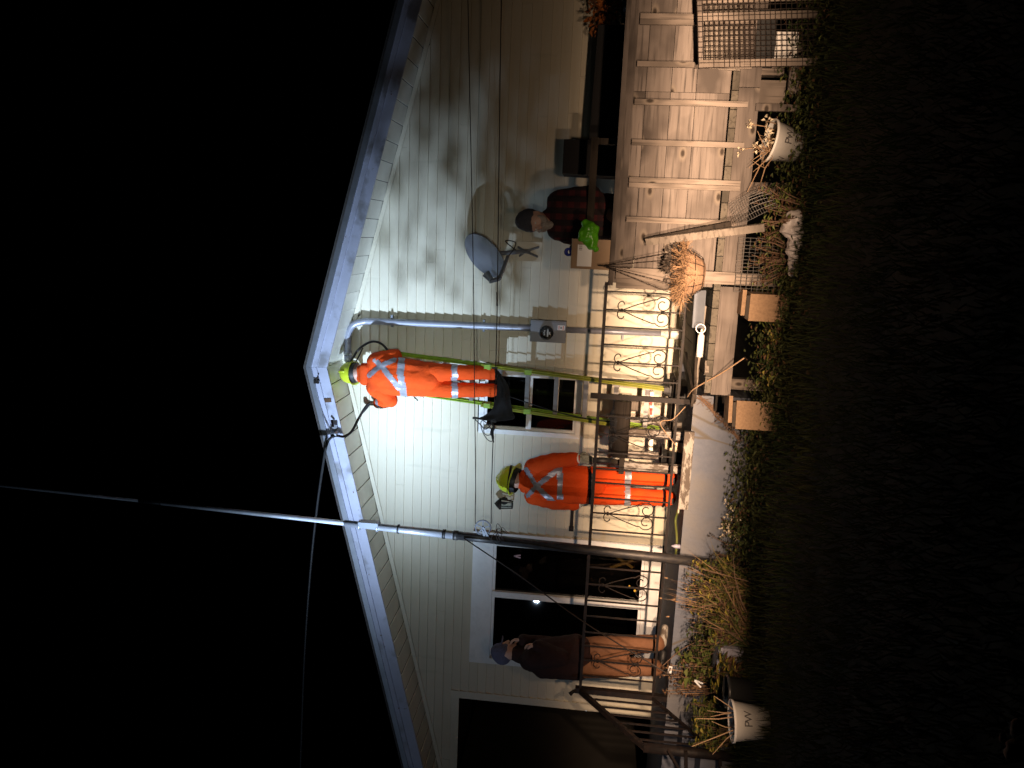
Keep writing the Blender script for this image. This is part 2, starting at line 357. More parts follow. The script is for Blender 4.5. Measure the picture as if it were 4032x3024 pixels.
# ================================================================== THE HOUSE
APX, APZ, SR, SL, OV = -1.42, 4.185, .262, .243, .57
def roofz(x): return APZ-(x-APX)*SR if x > APX else APZ-(APX-x)*SL
house = thing('house', 'house gable end clad in cream horizontal siding', 'house', (APX, 0, 0))
XL, XR = -6.9, 3.3
WIN = dict(small=(-2.14, -1.425, 1.54, 2.645), pic=(-4.90, -3.29, .555, 2.66))
CORN = -5.30; BEAM = 2.87
EXPO = .1016; z = FLOOR-.005; k = 0
while z < APZ:
    z1 = z+EXPO
    spans = [(XL if z >= BEAM-.01 else CORN, XR)]
    for a, b, c, d in WIN.values():
        if z1 > c+.005 and z < d-.005:
            ns = []
            for s0, s1 in spans:
                if b <= s0 or a >= s1: ns.append((s0, s1))
                else:
                    if a > s0: ns.append((s0, a))
                    if b < s1: ns.append((b, s1))
            spans = ns
    jr = random.Random(k*7+3); cuts = [XL+jr.uniform(.4, 3.2)]
    while cuts[-1] < XR: cuts.append(cuts[-1]+3.66)
    segs = []
    for s0, s1 in spans:
        q = [s0]+[c for c in cuts if s0+.15 < c < s1-.15]+[s1]
        segs += [(q[i]+(.0008 if i else 0), q[i+1]-(.0008 if i < len(q)-2 else 0)) for i in range(len(q)-1)]
    for s0, s1 in segs:
        def lim(x, zz, side):   # clip to the rake
            if zz < roofz(x): return x
            return APX-(APZ-zz)/SL if side < 0 else APX+(APZ-zz)/SR
        zt = min(z1, APZ)
        b0, b1, t0, t1 = lim(s0, z, -1), lim(s1, z, 1), lim(s0, zt, -1), lim(s1, zt, 1)
        if b0 > s1 or b1 < s0 or b1-b0 < .02: continue
        t0 = min(max(t0, b0), s1); t1 = max(min(t1, b1), s0)
        if t1 < t0: t1 = t0 = (t0+t1)/2
        dy = jr.uniform(-.0012, .0012)
        o = ((b0+b1)/2, 0, (z+z1)/2)
        MB().hexa([(b0, -.019+dy, z+.0013), (b1, -.019+dy, z+.0013), (b1, .03, z+.0013), (b0, .03, z+.0013), (t0, -.003+dy, zt), (t1, -.003+dy, zt), (t1, .03, zt), (t0, .03, zt)]).build('siding_board', 'siding', house, origin=o)
    z = z1; k += 1
# rake: soffit panels, fascia, drip edge, roof planes, frieze
for sgn, S in ((1, SR), (-1, SL)):
    xe = XR+.5 if sgn > 0 else XL-.4
    L = abs(xe-APX); ang = math.atan(S); pw = .197; n = int(L/math.cos(ang)/pw)+1
    for i in range(n):
        xa = i*pw*math.cos(ang)+.002; xb = (i+1)*pw*math.cos(ang)-.004
        q = []
        for dz in (.0, .008):
            for xx, yy in ((xa, -OV+.012), (xb, -OV+.012), (xb, .02), (xa, .02)):
                q.append((APX+sgn*xx, yy, APZ-S*xx+dz+(.010 if xx == xb else 0)))
        if sgn < 0: q = [q[1], q[0], q[3], q[2], q[5], q[4], q[7], q[6]]
        MB().hexa(q).build('soffit_panel', 'soffit', house, origin=q[0])
    def rake(name, m, y0, y1, z0, z1, gap=0):
        xs_ = (0 if gap == 0 else gap, L); q = []
        pts = [(APX+sgn*xx, APZ-S*xx) for xx in xs_]
        a, b = (pts[0], pts[1]) if sgn > 0 else (pts[1], pts[0])
        q = [(a[0], y0, a[1]+z0), (b[0], y0, b[1]+z0), (b[0], y1, b[1]+z0), (a[0], y1, a[1]+z0), (a[0], y0, a[1]+z1), (b[0], y0, b[1]+z1), (b[0], y1, b[1]+z1), (a[0], y1, a[1]+z1)]
        return MB().hexa(q).build(name, m, house, origin=((a[0]+b[0])/2, y0, (a[1]+b[1])/2))
    rake('fascia_board', 'fascia_paint', -OV-.012, -OV+.010, -.02, .118, .001)
    rake('fascia_trim', 'fascia_paint', -OV-.030, -OV-.0135, .085, .165, .001)
    rake('drip_edge', 'galv', -OV-.048, -OV-.0315, .135, .190, .001)
    rake('frieze_board', 'siding', -.030, -.018, -.045, .0, .001)
    MB().hexa([(APX if sgn > 0 else xe, -OV-.05, (APZ if sgn > 0 else roofz(xe))+.192), (xe if sgn > 0 else APX, -OV-.05, (roofz(xe) if sgn > 0 else APZ)+.192), (xe if sgn > 0 else APX, 8, (roofz(xe) if sgn > 0 else APZ)+.192), (APX if sgn > 0 else xe, 8, (APZ if sgn > 0 else roofz(xe))+.192),
               (APX if sgn > 0 else xe, -OV-.05, (APZ if sgn > 0 else roofz(xe))+.215), (xe if sgn > 0 else APX, -OV-.05, (roofz(xe) if sgn > 0 else APZ)+.215), (xe if sgn > 0 else APX, 8, (roofz(xe) if sgn > 0 else APZ)+.215), (APX if sgn > 0 else xe, 8, (APZ if sgn > 0 else roofz(xe))+.215)]).build('roof', 'roofing', house, origin=(APX, 3, 4))
# corner board and the dark recess left of it
box_part('corner_board', (CORN-.045, .0, (FLOOR+BEAM)/2), (.09, .05, BEAM-FLOOR), 'siding', house)
box_part('header_board', ((CORN+XL)/2-.05, .005, BEAM-.05), (CORN-XL-.1, .03, .10), 'siding', house)
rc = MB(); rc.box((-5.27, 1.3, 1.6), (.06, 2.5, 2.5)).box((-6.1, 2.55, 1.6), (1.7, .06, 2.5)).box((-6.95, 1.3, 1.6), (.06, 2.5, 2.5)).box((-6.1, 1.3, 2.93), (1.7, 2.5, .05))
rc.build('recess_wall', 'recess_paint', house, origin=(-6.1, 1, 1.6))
box_part('side_wall', (XR-.04, 4.05, 1.75), (.08, 8, 3.0), 'siding', house)
MB().hexa([(XL, 8, .2), (XR, 8, .2), (XR, 8.1, .2), (XL, 8.1, .2), (XL, 8, 2.7), (XR, 8, 2.7), (XR, 8.1, 2.7), (XL, 8.1, 2.7)]).build('back_wall', 'siding', house, origin=(0, 8, 1))
box_part('foundation', ((CORN+XR)/2, .10, .25), (XR-CORN, .1, .55), 'concrete', house)
def window(key, fr, bars, label):
    a, b, c, d = WIN[key]; x0, x1, z0, z1 = fr
    f = MB()   # outer casing
    f.box(((a+x0)/2, -.012, (c+d)/2), (x0-a, .06, d-c)).box(((x1+b)/2, -.012, (c+d)/2), (b-x1, .06, d-c))
    f.box(((x0+x1)/2, -.012, (d+z1)/2), (x1-x0, .056, d-z1)).box(((x0+x1)/2, -.012, (c+z0)/2), (x1-x0, .056, z0-c))
    wd = f.build('window', 'trim_white', house, origin=((a+b)/2, 0, (c+d)/2), label=label)
    t = .028
    s = MB(); s.box((x0+t/2, .018, (z0+z1)/2), (t, .03, z1-z0)).box((x1-t/2, .018, (z0+z1)/2), (t, .03, z1-z0)).box(((x0+x1)/2, .018, z0+t/2), (x1-x0-2*t, .028, t)).box(((x0+x1)/2, .018, z1-t/2), (x1-x0-2*t, .028, t))
    s.build('sash', 'trim_white', wd)
    px = [x0]; pz = [z0]
    for (ax, p, th) in bars:
        if ax == 'v': MB().box((p, .004, (z0+z1)/2), (th, .045, z1-z0-.004)).build('mullion', 'trim_white', wd, origin=(p, 0, z0)); px.append(p)
        else: MB().box(((x0+x1)/2, .004, p), (x1-x0-.004, .045, th)).build('meeting_rail', 'trim_white', wd, origin=(x0, 0, p)); pz.append(p)
    px.append(x1); pz.append(z1)
    for i in range(len(px)-1):
        for j in range(len(pz)-1):
            MB().box(((px[i]+px[i+1])/2, .030, (pz[j]+pz[j+1])/2), (px[i+1]-px[i]-.02, .005, pz[j+1]-pz[j]-.02)).build('pane', 'glass', wd, origin=(px[i], .03, pz[j]))
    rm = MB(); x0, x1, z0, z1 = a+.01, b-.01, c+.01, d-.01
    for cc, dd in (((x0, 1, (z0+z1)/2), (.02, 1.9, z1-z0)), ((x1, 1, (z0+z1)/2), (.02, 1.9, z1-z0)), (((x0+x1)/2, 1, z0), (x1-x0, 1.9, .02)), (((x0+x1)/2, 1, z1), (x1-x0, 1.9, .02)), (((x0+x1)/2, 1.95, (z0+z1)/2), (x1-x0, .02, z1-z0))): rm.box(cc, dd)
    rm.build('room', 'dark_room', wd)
    return wd
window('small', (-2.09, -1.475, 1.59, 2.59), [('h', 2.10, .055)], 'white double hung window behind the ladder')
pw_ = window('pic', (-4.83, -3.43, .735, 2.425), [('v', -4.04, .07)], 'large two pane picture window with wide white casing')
MB().box((-4.1, -.03, 2.545), (1.60, .022, .10)).box((-4.1, -.034, 2.44), (1.5, .02, .02)).build('window_head', 'trim_white', pw_)
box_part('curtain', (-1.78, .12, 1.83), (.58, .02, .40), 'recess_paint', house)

# ================================================================== CONCRETE PORCH AND STEPS
pc = thing('concrete_porch', 'grey concrete porch block with chipped painted front', 'porch', (-3, -1.25, 0))
PR = P(2740, 1556, y=-1.25).x
cm = MB(); nx, nz = 60, 10     # front face with dents
fx = [XL+(PR-XL)*i/nx for i in range(nx+1)]
def dent(x, z):
    c = noise.noise(Vector((x*2.5, z*4, 1)))
    return max(0, noise.noise(Vector((x*6, z*6, 9)))-.45)*.03+.004*c
vs = [(x, -1.25+dent(x, z_), z_-.1*(1 if z_ == 0 else 0)) for z_ in np.linspace(0, FLOOR, nz+1) for x in fx]
cm.add(vs, [(j*(nx+1)+i, j*(nx+1)+i+1, (j+1)*(nx+1)+i+1, (j+1)*(nx+1)+i) for j in range(nz) for i in range(nx)])
cm.build('front_face', 'concrete', pc)
MB().box(((XL+PR)/2, -.62, FLOOR/2-.03), (PR-XL-.004, 1.235, FLOOR+.056)).build('slab', 'concrete', pc, origin=(-3, -.6, .2))
st = thing('concrete_steps', 'concrete steps going down from the porch at the far left', 'steps', (-5.2, -1.7, 0))
for i in range(3): box_part('step', (-5.35, -1.39-.27*i, (.40-.135*i)/2-.03), (1.75, .275-.004, .40-.135*i+.06), 'concrete', st)

# ================================================================== WOODEN DECK, RIGHT
DY = -1.85
dk = thing('wooden_deck', 'weathered timber deck with solid boarded guard on the right', 'deck', (0, DY, 0))
DL = P(2800, 1548, y=DY).x; DR = 3.2
x = DL+.005; i = 0
while x < DR:
    wdt = .138+wob(.004)
    box_part('deck_board', (x+wdt/2, DY/2-.03+wob(.006), FLOOR-.014), (wdt-.006, -DY+.02, .052), 'wood_y', dk); x += wdt; i += 1
zt = FLOOR-.045
for (a, b) in ((DL, -.33), (-.235, 1.16), (1.165, DR)):
    box_part('rim_joist', ((a+b)/2, DY-.035, zt-.07), (b-a, .04, .155), 'wood_x', dk)
# guard: wide horizontal boards, cap and battens
PX = P(2600, 1065, y=DY).x
rows = [(FLOOR+.022, .251), (FLOOR+.275, .188), (FLOOR+.465, .188), (FLOOR+.655, .16)]
for z0, h in rows:
    for a, b in ((-.34, 1.12), (1.123, DR)):
        box_part('guard_board', ((a+b)/2, DY-.012+wob(.002), z0+h/2), (b-a, .022, h-.0018), 'wood_x', dk)
CAPZ = 1.375
box_part('cap_rail', ((DR-.36)/2, DY, CAPZ-.02), (DR+.36, .15, .036), 'wood_x', dk)
box_part('cap_under', ((DR-.33)/2, DY-.036, CAPZ-.07), (DR+.33, .02, .062), 'wood_x', dk)
for Yp, bot, wd in ((-60, 2930, .045), (70, 2930, .042), (92, 2930, .042), (258, 2930, .042), (408, 2925, .044), (568, 2915, .044), (716, 2905, .040), (737, 2905, .040), (873, 2880, .044)):
    px = P(2700, Yp, y=DY-.05).x
    box_part('batten', (px, DY-.0695, (CAPZ-.11+.42)/2), (wd*.9, .026, CAPZ-.11-.42), 'wood_z', dk)
box_part('corner_post', (PX-.035, DY-.045, .62), (.095, .09, 1.40), 'wood_z', dk)
box_part('corner_stub', (PX-.118, DY-.02, 1.0), (.07, .06, .62), 'wood_z', dk)
# legs and braces below
for px in (-1.15, .45, 1.35, 2.3): box_part('leg', (px, DY+.25, .19), (.09, .09, .48), 'wood_z', dk)
box_part('brace', (1.12, DY-.02, .26), (.20, .04, .22), 'wood_z', dk)
for cx_, cz_, dx_, dz_ in ((1.02, .21, .05, .30), (1.30, .10, .36, .08)): box_part('brace', (cx_, DY-.06, cz_), (dx_, .04, dz_), 'wood_x', dk)
box_part('skirt_board', (-.95, DY+.5, .30), (1.0, .03, .12), 'wood_dark', dk)
hr = P(2327, 820, y=-1.45)
box_part('grab_rail', (hr.x+.1, -1.45, hr.z), (.95, .04, .06), 'wood_dark', dk)
for dx in (-.3, .45): box_part('rail_post', (hr.x+.1+dx, -1.40, (hr.z+FLOOR)/2-.02), (.05, .05, hr.z-FLOOR-.02), 'wood_dark', dk)
# ================================================================== WROUGHT IRON RAILING
RY = -1.2; RT_, RB = 1.375, .665
ir = thing('iron_railing', 'black wrought iron railing with scrolls along the porch', 'railing', (-2.5, RY, FLOOR))
XA = P(2420, 1112, y=RY).x; XN = P(2500, 1568, y=RY).x; XE = P(2450, 2732, y=RY).x
MB().box(((XA+XE)/2, RY, RT_), (XA-XE, .042, .028)).build('top_rail', 'iron', ir, origin=(XN, RY, RT_))
MB().box(((XA+XE)/2, RY, RB), (XA-XE, .030, .022)).build('bottom_rail', 'iron', ir, origin=(XN, RY, RB))
MB().box((XN, RY+.002, (RT_+FLOOR)/2+.03), (.045, .045, RT_-FLOOR+.10)).build('newel_post', 'iron', ir)
nw = MB().box((XE, RY+.002, (RT_+FLOOR)/2+.02), (.055, .055, RT_-FLOOR+.06)); nw.build('newel_post', 'iron', ir)
MB().tube([(XE, RY, RT_+.02), (XE-.01, RY-.03, RT_+.07), (XE-.03, RY-.05, RT_+.10)], [.018, .016, .020]).build('finial', 'iron', ir)
def spiral(cx, cz, r0, turns, a0, sgn, n=26): return [(cx+r0*(1-.78*t)*math.cos(a0+sgn*turns*6.283*t), cz+r0*(1-.78*t)*math.sin(a0+sgn*turns*6.283*t)) for t in [i/n for i in range(n+1)]]
def scroll(x):
    b = MB()
    for s in (-1, 1):
        # tail curl at the top knot, straight leg outwards, large curl at the foot turning back to the bar
        z1, z2 = RB+.56, RB+.20
        up = [(x+s*(.045-.045*math.cos(a)), z1+.045*math.sin(a)) for a in np.linspace(0, 3.9, 14)]
        up = [(x+s*(.042-.042*(1-.012*i)*math.cos(a)), z1+.042*(1-.03*i)*math.sin(a)) for i, a in enumerate(np.linspace(0, 4.4, 16))][::-1]
        R_ = .062; cx_ = x+s*R_*1.02; leg = [(x, z1), (x+s*.055, z1-.13), (x+s*.105, z2+.085)]
        big = [(cx_+s*R_*1.12*math.cos(a), z2+R_*1.12*math.sin(a)) for a in np.linspace(.9, -1.2, 9)]
        big += [(cx_+s*R_*(1-.25*k/9)*math.cos(a), z2+R_*(1-.25*k/9)*math.sin(a)) for k, a in enumerate(np.linspace(-1.5, -3.6, 9))]
        big += [(cx_+s*R_*.72*(1-.5*k/9)*math.cos(a), z2+R_*.72*(1-.5*k/9)*math.sin(a)) for k, a in enumerate(np.linspace(-4.0, -7.0, 9))]
        pl = up+leg[1:]+big
        b.tube([(p[0], RY-.004*s, p[1]) for p in pl], .0052, 5)
    b.box((x, RY, RB+.56), (.030, .018, .022)).box((x, RY, RB+.20), (.030, .018, .022))
    b.build('scroll', 'iron', ir, origin=(x, RY, RB+.4), smooth=True)
sp = (P(2500, 1224, y=RY).x-P(2500, 1431, y=RY).x)/3
SC = [P(2500, q, y=RY).x for q in (1224, 1431, 1718, 2031, 2315, 2617)]
xs_ = [P(2500, q, y=RY).x for q in (1152, 1224, 1292, 1362, 1431, 1499, 1645, 1718, 1790, 1855, 1910, 1970, 2031, 2099, 2175, 2247, 2315, 2380, 2441, 2506, 2560, 2617, 2679)]
for x in xs_: MB().box((x, RY, (RT_+RB)/2), (.013, .013, RT_-RB-.02)).build('baluster', 'iron', ir, origin=(x, RY, 1))
for x in SC: scroll(x)
# stair rail to a lower post
sr = thing('stair_railing', 'dark iron stair handrail dropping to a thick post at the left', 'railing', (-4.4, -1.7, 0))
pb = P(2905, 2982, z=-.02); ptop = Vector((pb.x, pb.y, .80))
MB().tube([pb, ptop], .045, 10).build('newel_post', 'iron', sr, smooth=True)
nt_ = Vector((XE, RY-.03, RT_-.005))
MB().bar(nt_, ptop+Vector((0, 0, -.01)), .05, .035).build('handrail', 'iron', sr)
MB().bar(nt_-Vector((0, 0, .70)), ptop-Vector((0, 0, .66)), .03, .02).build('bottom_rail', 'iron', sr)
for i in range(1, 7):
    p = nt_.lerp(ptop, i/7); MB().box((p.x, p.y, p.z-.35), (.014, .014, .68)).build('baluster', 'iron', sr, origin=p)
s2 = thing('stair_rail_far', 'iron bars of the far stair rail at the picture edge', 'railing', (-5.6, -1.7, 0)); s2.name = 'stair_railing_far'; WL[s2.name] = WL['stair_rail_far']
q = P(2640, 2965, y=-2.0)
MB().bar(P(2630, 2955, y=-2.0), P(2690, 3060, y=-2.2), .03, .022).build('handrail', 'iron', s2)
for a, b in (((2700, 2958), (2702, 3080)), ((2835, 2985), (2837, 3080))): MB().bar(P(*a, y=-2.0), P(*b, y=-2.0), .03, .03).build('rail_bar', 'iron', s2)

# ================================================================== POLE, CLOTHES LINE, SERVICE CABLE
py = -1.4
def pp(X): # pole axis through photo points
    a = P(2870, 2225, y=py); b = P(0, 1912, y=py); A = proj(a)[0]
    for _ in range(1): pass
    lo, hi = 0.0, 1.2
    for _ in range(40):
        m_ = (lo+hi)/2
        if proj(a.lerp(b, m_))[0] > X: lo = m_
        else: hi = m_
    return a.lerp(b, lo)
po = thing('pole', 'tall slightly leaning pole of dark pipe, grey sleeve and white upper tube', 'pole', (pp(2870).x, py, 0))
pbm = pp(2870); pd = (pp(0)-pbm).normalized(); base = pbm-pd*(pbm.z+.3)/pd.z
MB().tube([base, pp(1960)], .044, 12).build('lower_pipe', 'pole_dark', po, origin=base, smooth=True)
MB().tube([pp(1962), pp(1800)], .041, 12).build('middle_pipe', 'pole_dark', po, origin=pp(1800), smooth=True)
MB().tube([pp(1801), pp(1356)], [.0385, .031], 12).build('sleeve', 'pole_grey', po, origin=pp(1500), smooth=True)
MB().tube([pp(1358), pp(632)], [.023, .020], 10).build('upper_tube', 'pvc', po, origin=pp(900), smooth=True)
MB().tube([pp(636), pp(548)], .021, 10).build('coupling', 'black_rubber', po, origin=pp(600), smooth=True)
MB().tube([pp(550), pp(-300)], [.0155, .013], 10).build('top_tube', 'pvc', po, origin=pp(200), smooth=True)
for X, h in ((1755, .030), (1572, .016)): MB().tube([pp(X), pp(X)+pd*h], .045, 12).build('tape_band', 'black_rubber', po, smooth=True)
MB().tube([pp(1803), pp(1785)], .046, 12).build('tape_band', 'pole_dark', po, smooth=True)
cl = pp(1490); MB().box(cl+pd*.09+Vector((.018, -.005, 0)), (.055, .085, .19)).build('bracket', 'grey_metal', po)
for X in (1490, 1420): MB().tube([pp(X), pp(X)+pd*.014], .050, 14).build('hose_clamp', 'galv', po, smooth=True)
# pulley on the pole
pu = P(1902, 2078, y=py-.01)
pl = thing('clothesline_pulley', 'small pale spoked pulley wheel fixed to the pole', 'pulley', pu)
Mx = Matrix.Translation(pu) @ Matrix.Rotation(R(90), 4, 'X')
whl = MB(); whl.tube([pu+Vector((.072*math.cos(a), 0, .072*math.sin(a))) for a in np.linspace(0, 6.283, 25)], .008, 6, cap=False)
for a in np.linspace(0, 6.283, 6)[:-1]: whl.bar(pu, pu+Vector((.07*math.cos(a), 0, .07*math.sin(a))), .012, .006, (0, 1, 0))
whl.build('wheel', 'dish_grey', pl, smooth=False)
br = MB(); br.bar(pu+Vector((-.012, -.012, 0)), pu+Vector((-.13, -.012, -.03)), .02, .006, (0, 1, 0)).bar(pu+Vector((.012, -.012, .0)), pu+Vector((-.12, -.012, -.07)), .02, .006, (0, 1, 0)); br.build('fork', 'grey_metal', pl)
tw = thing('tied_wire', 'loose tangle of wire tied round the pole below the pulley', 'wire', P(1960, 2110, y=py))
wb = MB()
for i in range(7):
    c0 = P(1950+i*5, 2112, y=py-.05); wb.tube(curve([c0+Vector((-.06+wob(.02), wob(.03), wob(.03))), c0+Vector((.0, -.03, .03+wob(.03))), c0+Vector((.07+wob(.05), wob(.02), wob(.05))), c0+Vector((.02, .02, -.05))], 5), .003, 4)
wb.build('wire_loops', 'wire_dark', tw, smooth=True)
def cable(name, pts, r, m, label, cat='cable', n=8, group=None): return MB().tube(curve(pts, n), r, 6).build(name, m, None, origin=pts[0], smooth=True, label=label, cat=cat, group=group)
cy = py-.02
cable('clothesline', [P(X, Y, y=cy) for X, Y in ((1872, 2062), (1873, 1900), (1870, 1650), (1864, 1100), (1857, 720), (1848, 300), (1838, -250))], .0042, 'wire_dark', 'upper of the two dark clotheslines crossing the wall', 'clothesline')
cable('clothesline', [P(X, Y, y=cy) for X, Y in ((1934, 2062), (1936, 1900), (1944, 1660), (1956, 1300), (1964, 700), (1970, 250), (1978, -250))], .0048, 'wire_dark', 'lower of the two dark clotheslines, the one with a thick joint', 'clothesline')
MB().tube([P(1957.5, 1205, y=cy), P(1957, 1150, y=cy)], .008, 8).build('line_tightener', 'wire_dark', None, origin=P(1957, 1180, y=cy), label='thick dark joint on the lower clothesline beside the dish', cat='line joint')
# guy rope from the pole to lower left
gp = pp(1830); cable('guy_rope', [gp+Vector((0, -.05, 0)), P(2050, 2270, y=py-.3), P(2300, 2450, y=py-.55), P(2640, 2660, y=py-.85)], .006, 'wire_dark', 'dark guy rope slanting from the pole down to the plants', 'rope')
# black jacket pinned on the lines
jk = thing('hanging_cloth', 'black cloth hung over both clotheslines under the climber', 'cloth', P(1960, 1540, y=cy))
nu, nv = 22, 14; vs = []
edge_t = curve([P(X, Y, y=cy) for X, Y in ((1946, 1447), (1950, 1472), (1957, 1520), (1952, 1570), (1936, 1612), (1900, 1640), (1872, 1648))], 4)
edge_b = curve([P(X, Y, y=cy) for X, Y in ((1953, 1450), (1978, 1480), (2003, 1520), (2010, 1570), (2018, 1620), (2024, 1650), (1938, 1662))], 4)
def samp(e, t):
    f = t*(len(e)-1); i = min(int(f), len(e)-2); return e[i].lerp(e[i+1], f-i)
front = []; 
for side in (0, 1):
    for j in range(nv+1):
        for i in range(nu+1):
            u, v_ = i/nu, j/nv; p = samp(edge_t, u).lerp(samp(edge_b, u), v_)
            bulge = .04*math.sin(math.pi*min(1, u*1.02))*math.sin(math.pi*v_)
            fold = .016*math.sin(u*17+v_*5)+.010*math.sin(v_*13-u*8)
            p = p+Vector((0, (-1 if side == 0 else 1)*(bulge+.006)+fold*math.sin(math.pi*v_)**.5, 0)); vs.append(p)
nn = (nu+1)*(nv+1); fs = []
for side in (0, 1):
    for j in range(nv):
        for i in range(nu):
            a = side*nn+j*(nu+1)+i; q = (a, a+1, a+nu+2, a+nu+1); fs.append(q if side else q[::-1])
MB().add(vs, fs).build('cloth', 'black_cloth', jk, smooth=True)
for X, Y in ((1872, 1646), (1948, 1449), (1944, 1658)):
    p = P(X, Y, y=cy-.01); MB().box(p, (.018, .02, .05)).build('clip', 'black_rubber', jk)
lp = MB(); c0 = P(1912, 1705, y=cy)
def ring(c, a, b, tilt): return [c+Vector((a*math.cos(t)*math.cos(tilt)-b*math.sin(t)*math.sin(tilt), .01*math.sin(t*2), a*math.cos(t)*math.sin(tilt)+b*math.sin(t)*math.cos(tilt))) for t in np.linspace(0, 6.283, 22)]
lp.tube(ring(P(1918, 1697, y=cy), .105, .042, .5), .004, 5).tube(ring(P(1925, 1690, y=cy), .06, .045, -.3), .004, 5)
lp.tube(curve([P(1871, 1652, y=cy), P(1892, 1672, y=cy-.02), P(1912, 1690, y=cy), P(1940, 1665, y=cy)], 6), .0045, 5)
lp.tube(curve([P(1932, 1660, y=cy), P(1944, 1680, y=cy-.01), P(1936, 1704, y=cy), P(1943, 1742, y=cy)], 6), [.012]*8+[.016]*6+[.008]*5, 6)
lp.build('rope_coil', 'black_rubber', None, origin=c0, smooth=True, label='coiled black cord tied to the lower clothesline', cat='cord')

# ================================================================== ELECTRIC SERVICE
md = thing('electric_service', 'grey conduit with gooseneck, meter box and meter on the wall', 'electric meter', (-.98, -.06, .5))
CXm = -.975
gn = [(CXm+.02, -.075, 2.1), (CXm+.01, -.075, 3.0), (CXm, -.075, 3.80), (CXm-.01, -.08, 3.94), (CXm-.05, -.09, 4.04), (CXm-.13, -.10, 4.085), (CXm-.24, -.105, 4.095), (CXm-.36, -.11, 4.095)]
MB().tube(curve(gn, 6), .036, 14).build('conduit', 'conduit_grey', md, smooth=True)
hd = Vector(gn[-1]); MB().tube([hd+Vector((.03, 0, 0)), hd+Vector((-.02, 0, 0))], .041, 14).build('coupling', 'conduit_grey', md, smooth=True)
MB().tube([hd+Vector((-.02, 0, 0)), hd+Vector((-.07, 0, -.005)), hd+Vector((-.11, 0, -.03))], [.04, .046, .03], 12).build('weatherhead', 'conduit_grey', md, smooth=True)
mbx = MB().box((-.975, -.085, 1.93), (.225, .13, .37)).build('meter_box', 'grey_metal', md, origin=(-.975, -.08, 1.93))
MB().box((-.975, -.152, 1.93), (.205, .004, .345)).build('cover', 'grey_metal', mbx)
Mm = Matrix.Translation((-.985, -.154, 1.945)) @ Matrix.Rotation(R(90), 4, 'X')
MB().lathe([(.072, 0), (.072, .02), (.066, .024), (.064, .05), (.052, .085), (.03, .10), (0, .104)], 24, Mm).build('meter_glass', 'clear_glass', mbx, smooth=True)
MB().lathe([(.074, -.001), (.076, .018), (.068, .02)], 24, Mm).build('seal_ring', 'galv', mbx, smooth=True)
mf = MB(); mf.lathe([(.06, .004), (.06, .03), (0, .031)], 20, Mm, 0)
for ax_, az_ in ((-.02, .02), (.0, .024), (.02, .02)): mf.lathe([(.008, .032), (0, .0325)], 8, Matrix.Translation((-.985+ax_, -.154, 1.945+az_)) @ Matrix.Rotation(R(90), 4, 'X'), 1)
mf.box((-.985, -.192, 1.93), (.09, .01, .014), None, 1); mf.box((-.985, -.194, 1.905), (.03, .01, .02), None, 1); mf.build('meter_dial', ['black_rubber', 'galv'], mbx)
lb = MB().box((-.927, -.156, 1.795), (.052, .003, .075), None, 0)
for dz in (.022, -.022): lb.box((-.927, -.159, 1.795+dz), (.04, .002, .008), None, 1)
lb.box((-.927, -.159, 1.795), (.022, .002, .02), None, 2); lb.build('meter_sticker', ['label', 'red_plastic', 'print_grey'], mbx)
MB().tube([(-.955, -.075, 1.75), (-.94, -.075, .72)], .031, 12).build('conduit', 'conduit_grey', md, smooth=True)
cb = MB(); cb.lathe([(.0, 0), (.05, .0), (.056, .02), (.056, .17), (.045, .20), (.03, .21), (.03, .24)], 14, Matrix.Translation((-.935, -.08, .52)) @ Matrix.Diagonal((1, 1.1, 1, 1)))
cb.build('conduit_body', 'white_plastic', md, smooth=True)
for z_ in (3.62, 2.62, 1.35, 1.15): MB().box((CXm+.015, -.055, z_), (.13, .05, .02)).build('strap', 'grey_metal', md)
cable('power_cable', [hd+Vector((-.11, -.02, -.02)), P(1382, 1424, y=-.22), P(1405, 1385, y=-.22), P(1435, 1358, y=-.2), P(1470, 1345, y=-.2), P(1503, 1355, y=-.2), P(1530, 1383, y=-.18), P(1570, 1420, y=-.15)], .0125, 'black_rubber', 'thick black cable looping from the conduit head to the ladder')
cable('power_cable', [hd+Vector((-.10, .0, -.02)), P(1395, 1430, y=-.16), P(1412, 1405, y=-.16), P(1428, 1370, y=-.16)], .009, 'black_rubber', 'thin black cable beside the thick loop at the conduit head')
cable('service_cable', [P(1458, 1586, y=-.37), P(1440, 1602, y=-.40), P(1412, 1648, y=-.47), P(1385, 1698, y=-.54), P(1355, 1718, y=-.62), P(1325, 1716, y=-.66), P(1300, 1726, y=-.70), P(1284, 1760, y=-.72), P(1270, 1840, y=-.75), P(1248, 2000, y=-.8), P(1222, 2250, y=-.85), P(1198, 2600, y=-.9), P(1180, 3100, y=-1.0)], .0135, 'black_rubber', 'black service cable from the climber hand past the eave into the night')
cable('cable_end', [P(1455, 1592, y=-.37), P(1440, 1612, y=-.40), P(1420, 1633, y=-.43)], .009, 'black_rubber', 'short cut end of a second cable below the climber hand')
inl = thing('cable_bracket', 'galvanised insulator bracket on the fascia where the cable turns', 'bracket', P(1315, 1700, y=-OV-.04))
b = P(1318, 1690, y=-OV-.05); MB().box(b, (.10, .02, .05)).build('plate', 'galv', inl); MB().lathe([(0, -.03), (.03, -.03), (.022, 0), (.032, .03), (0, .03)], 12, Matrix.Translation(P(1316, 1708, y=-OV-.08))).build('insulator', 'galv', inl, smooth=True)
MB().tube([P(1305, 1655, y=-OV-.05), P(1312, 1680, y=-OV-.09)], .012, 6).build('hook', 'iron', inl)
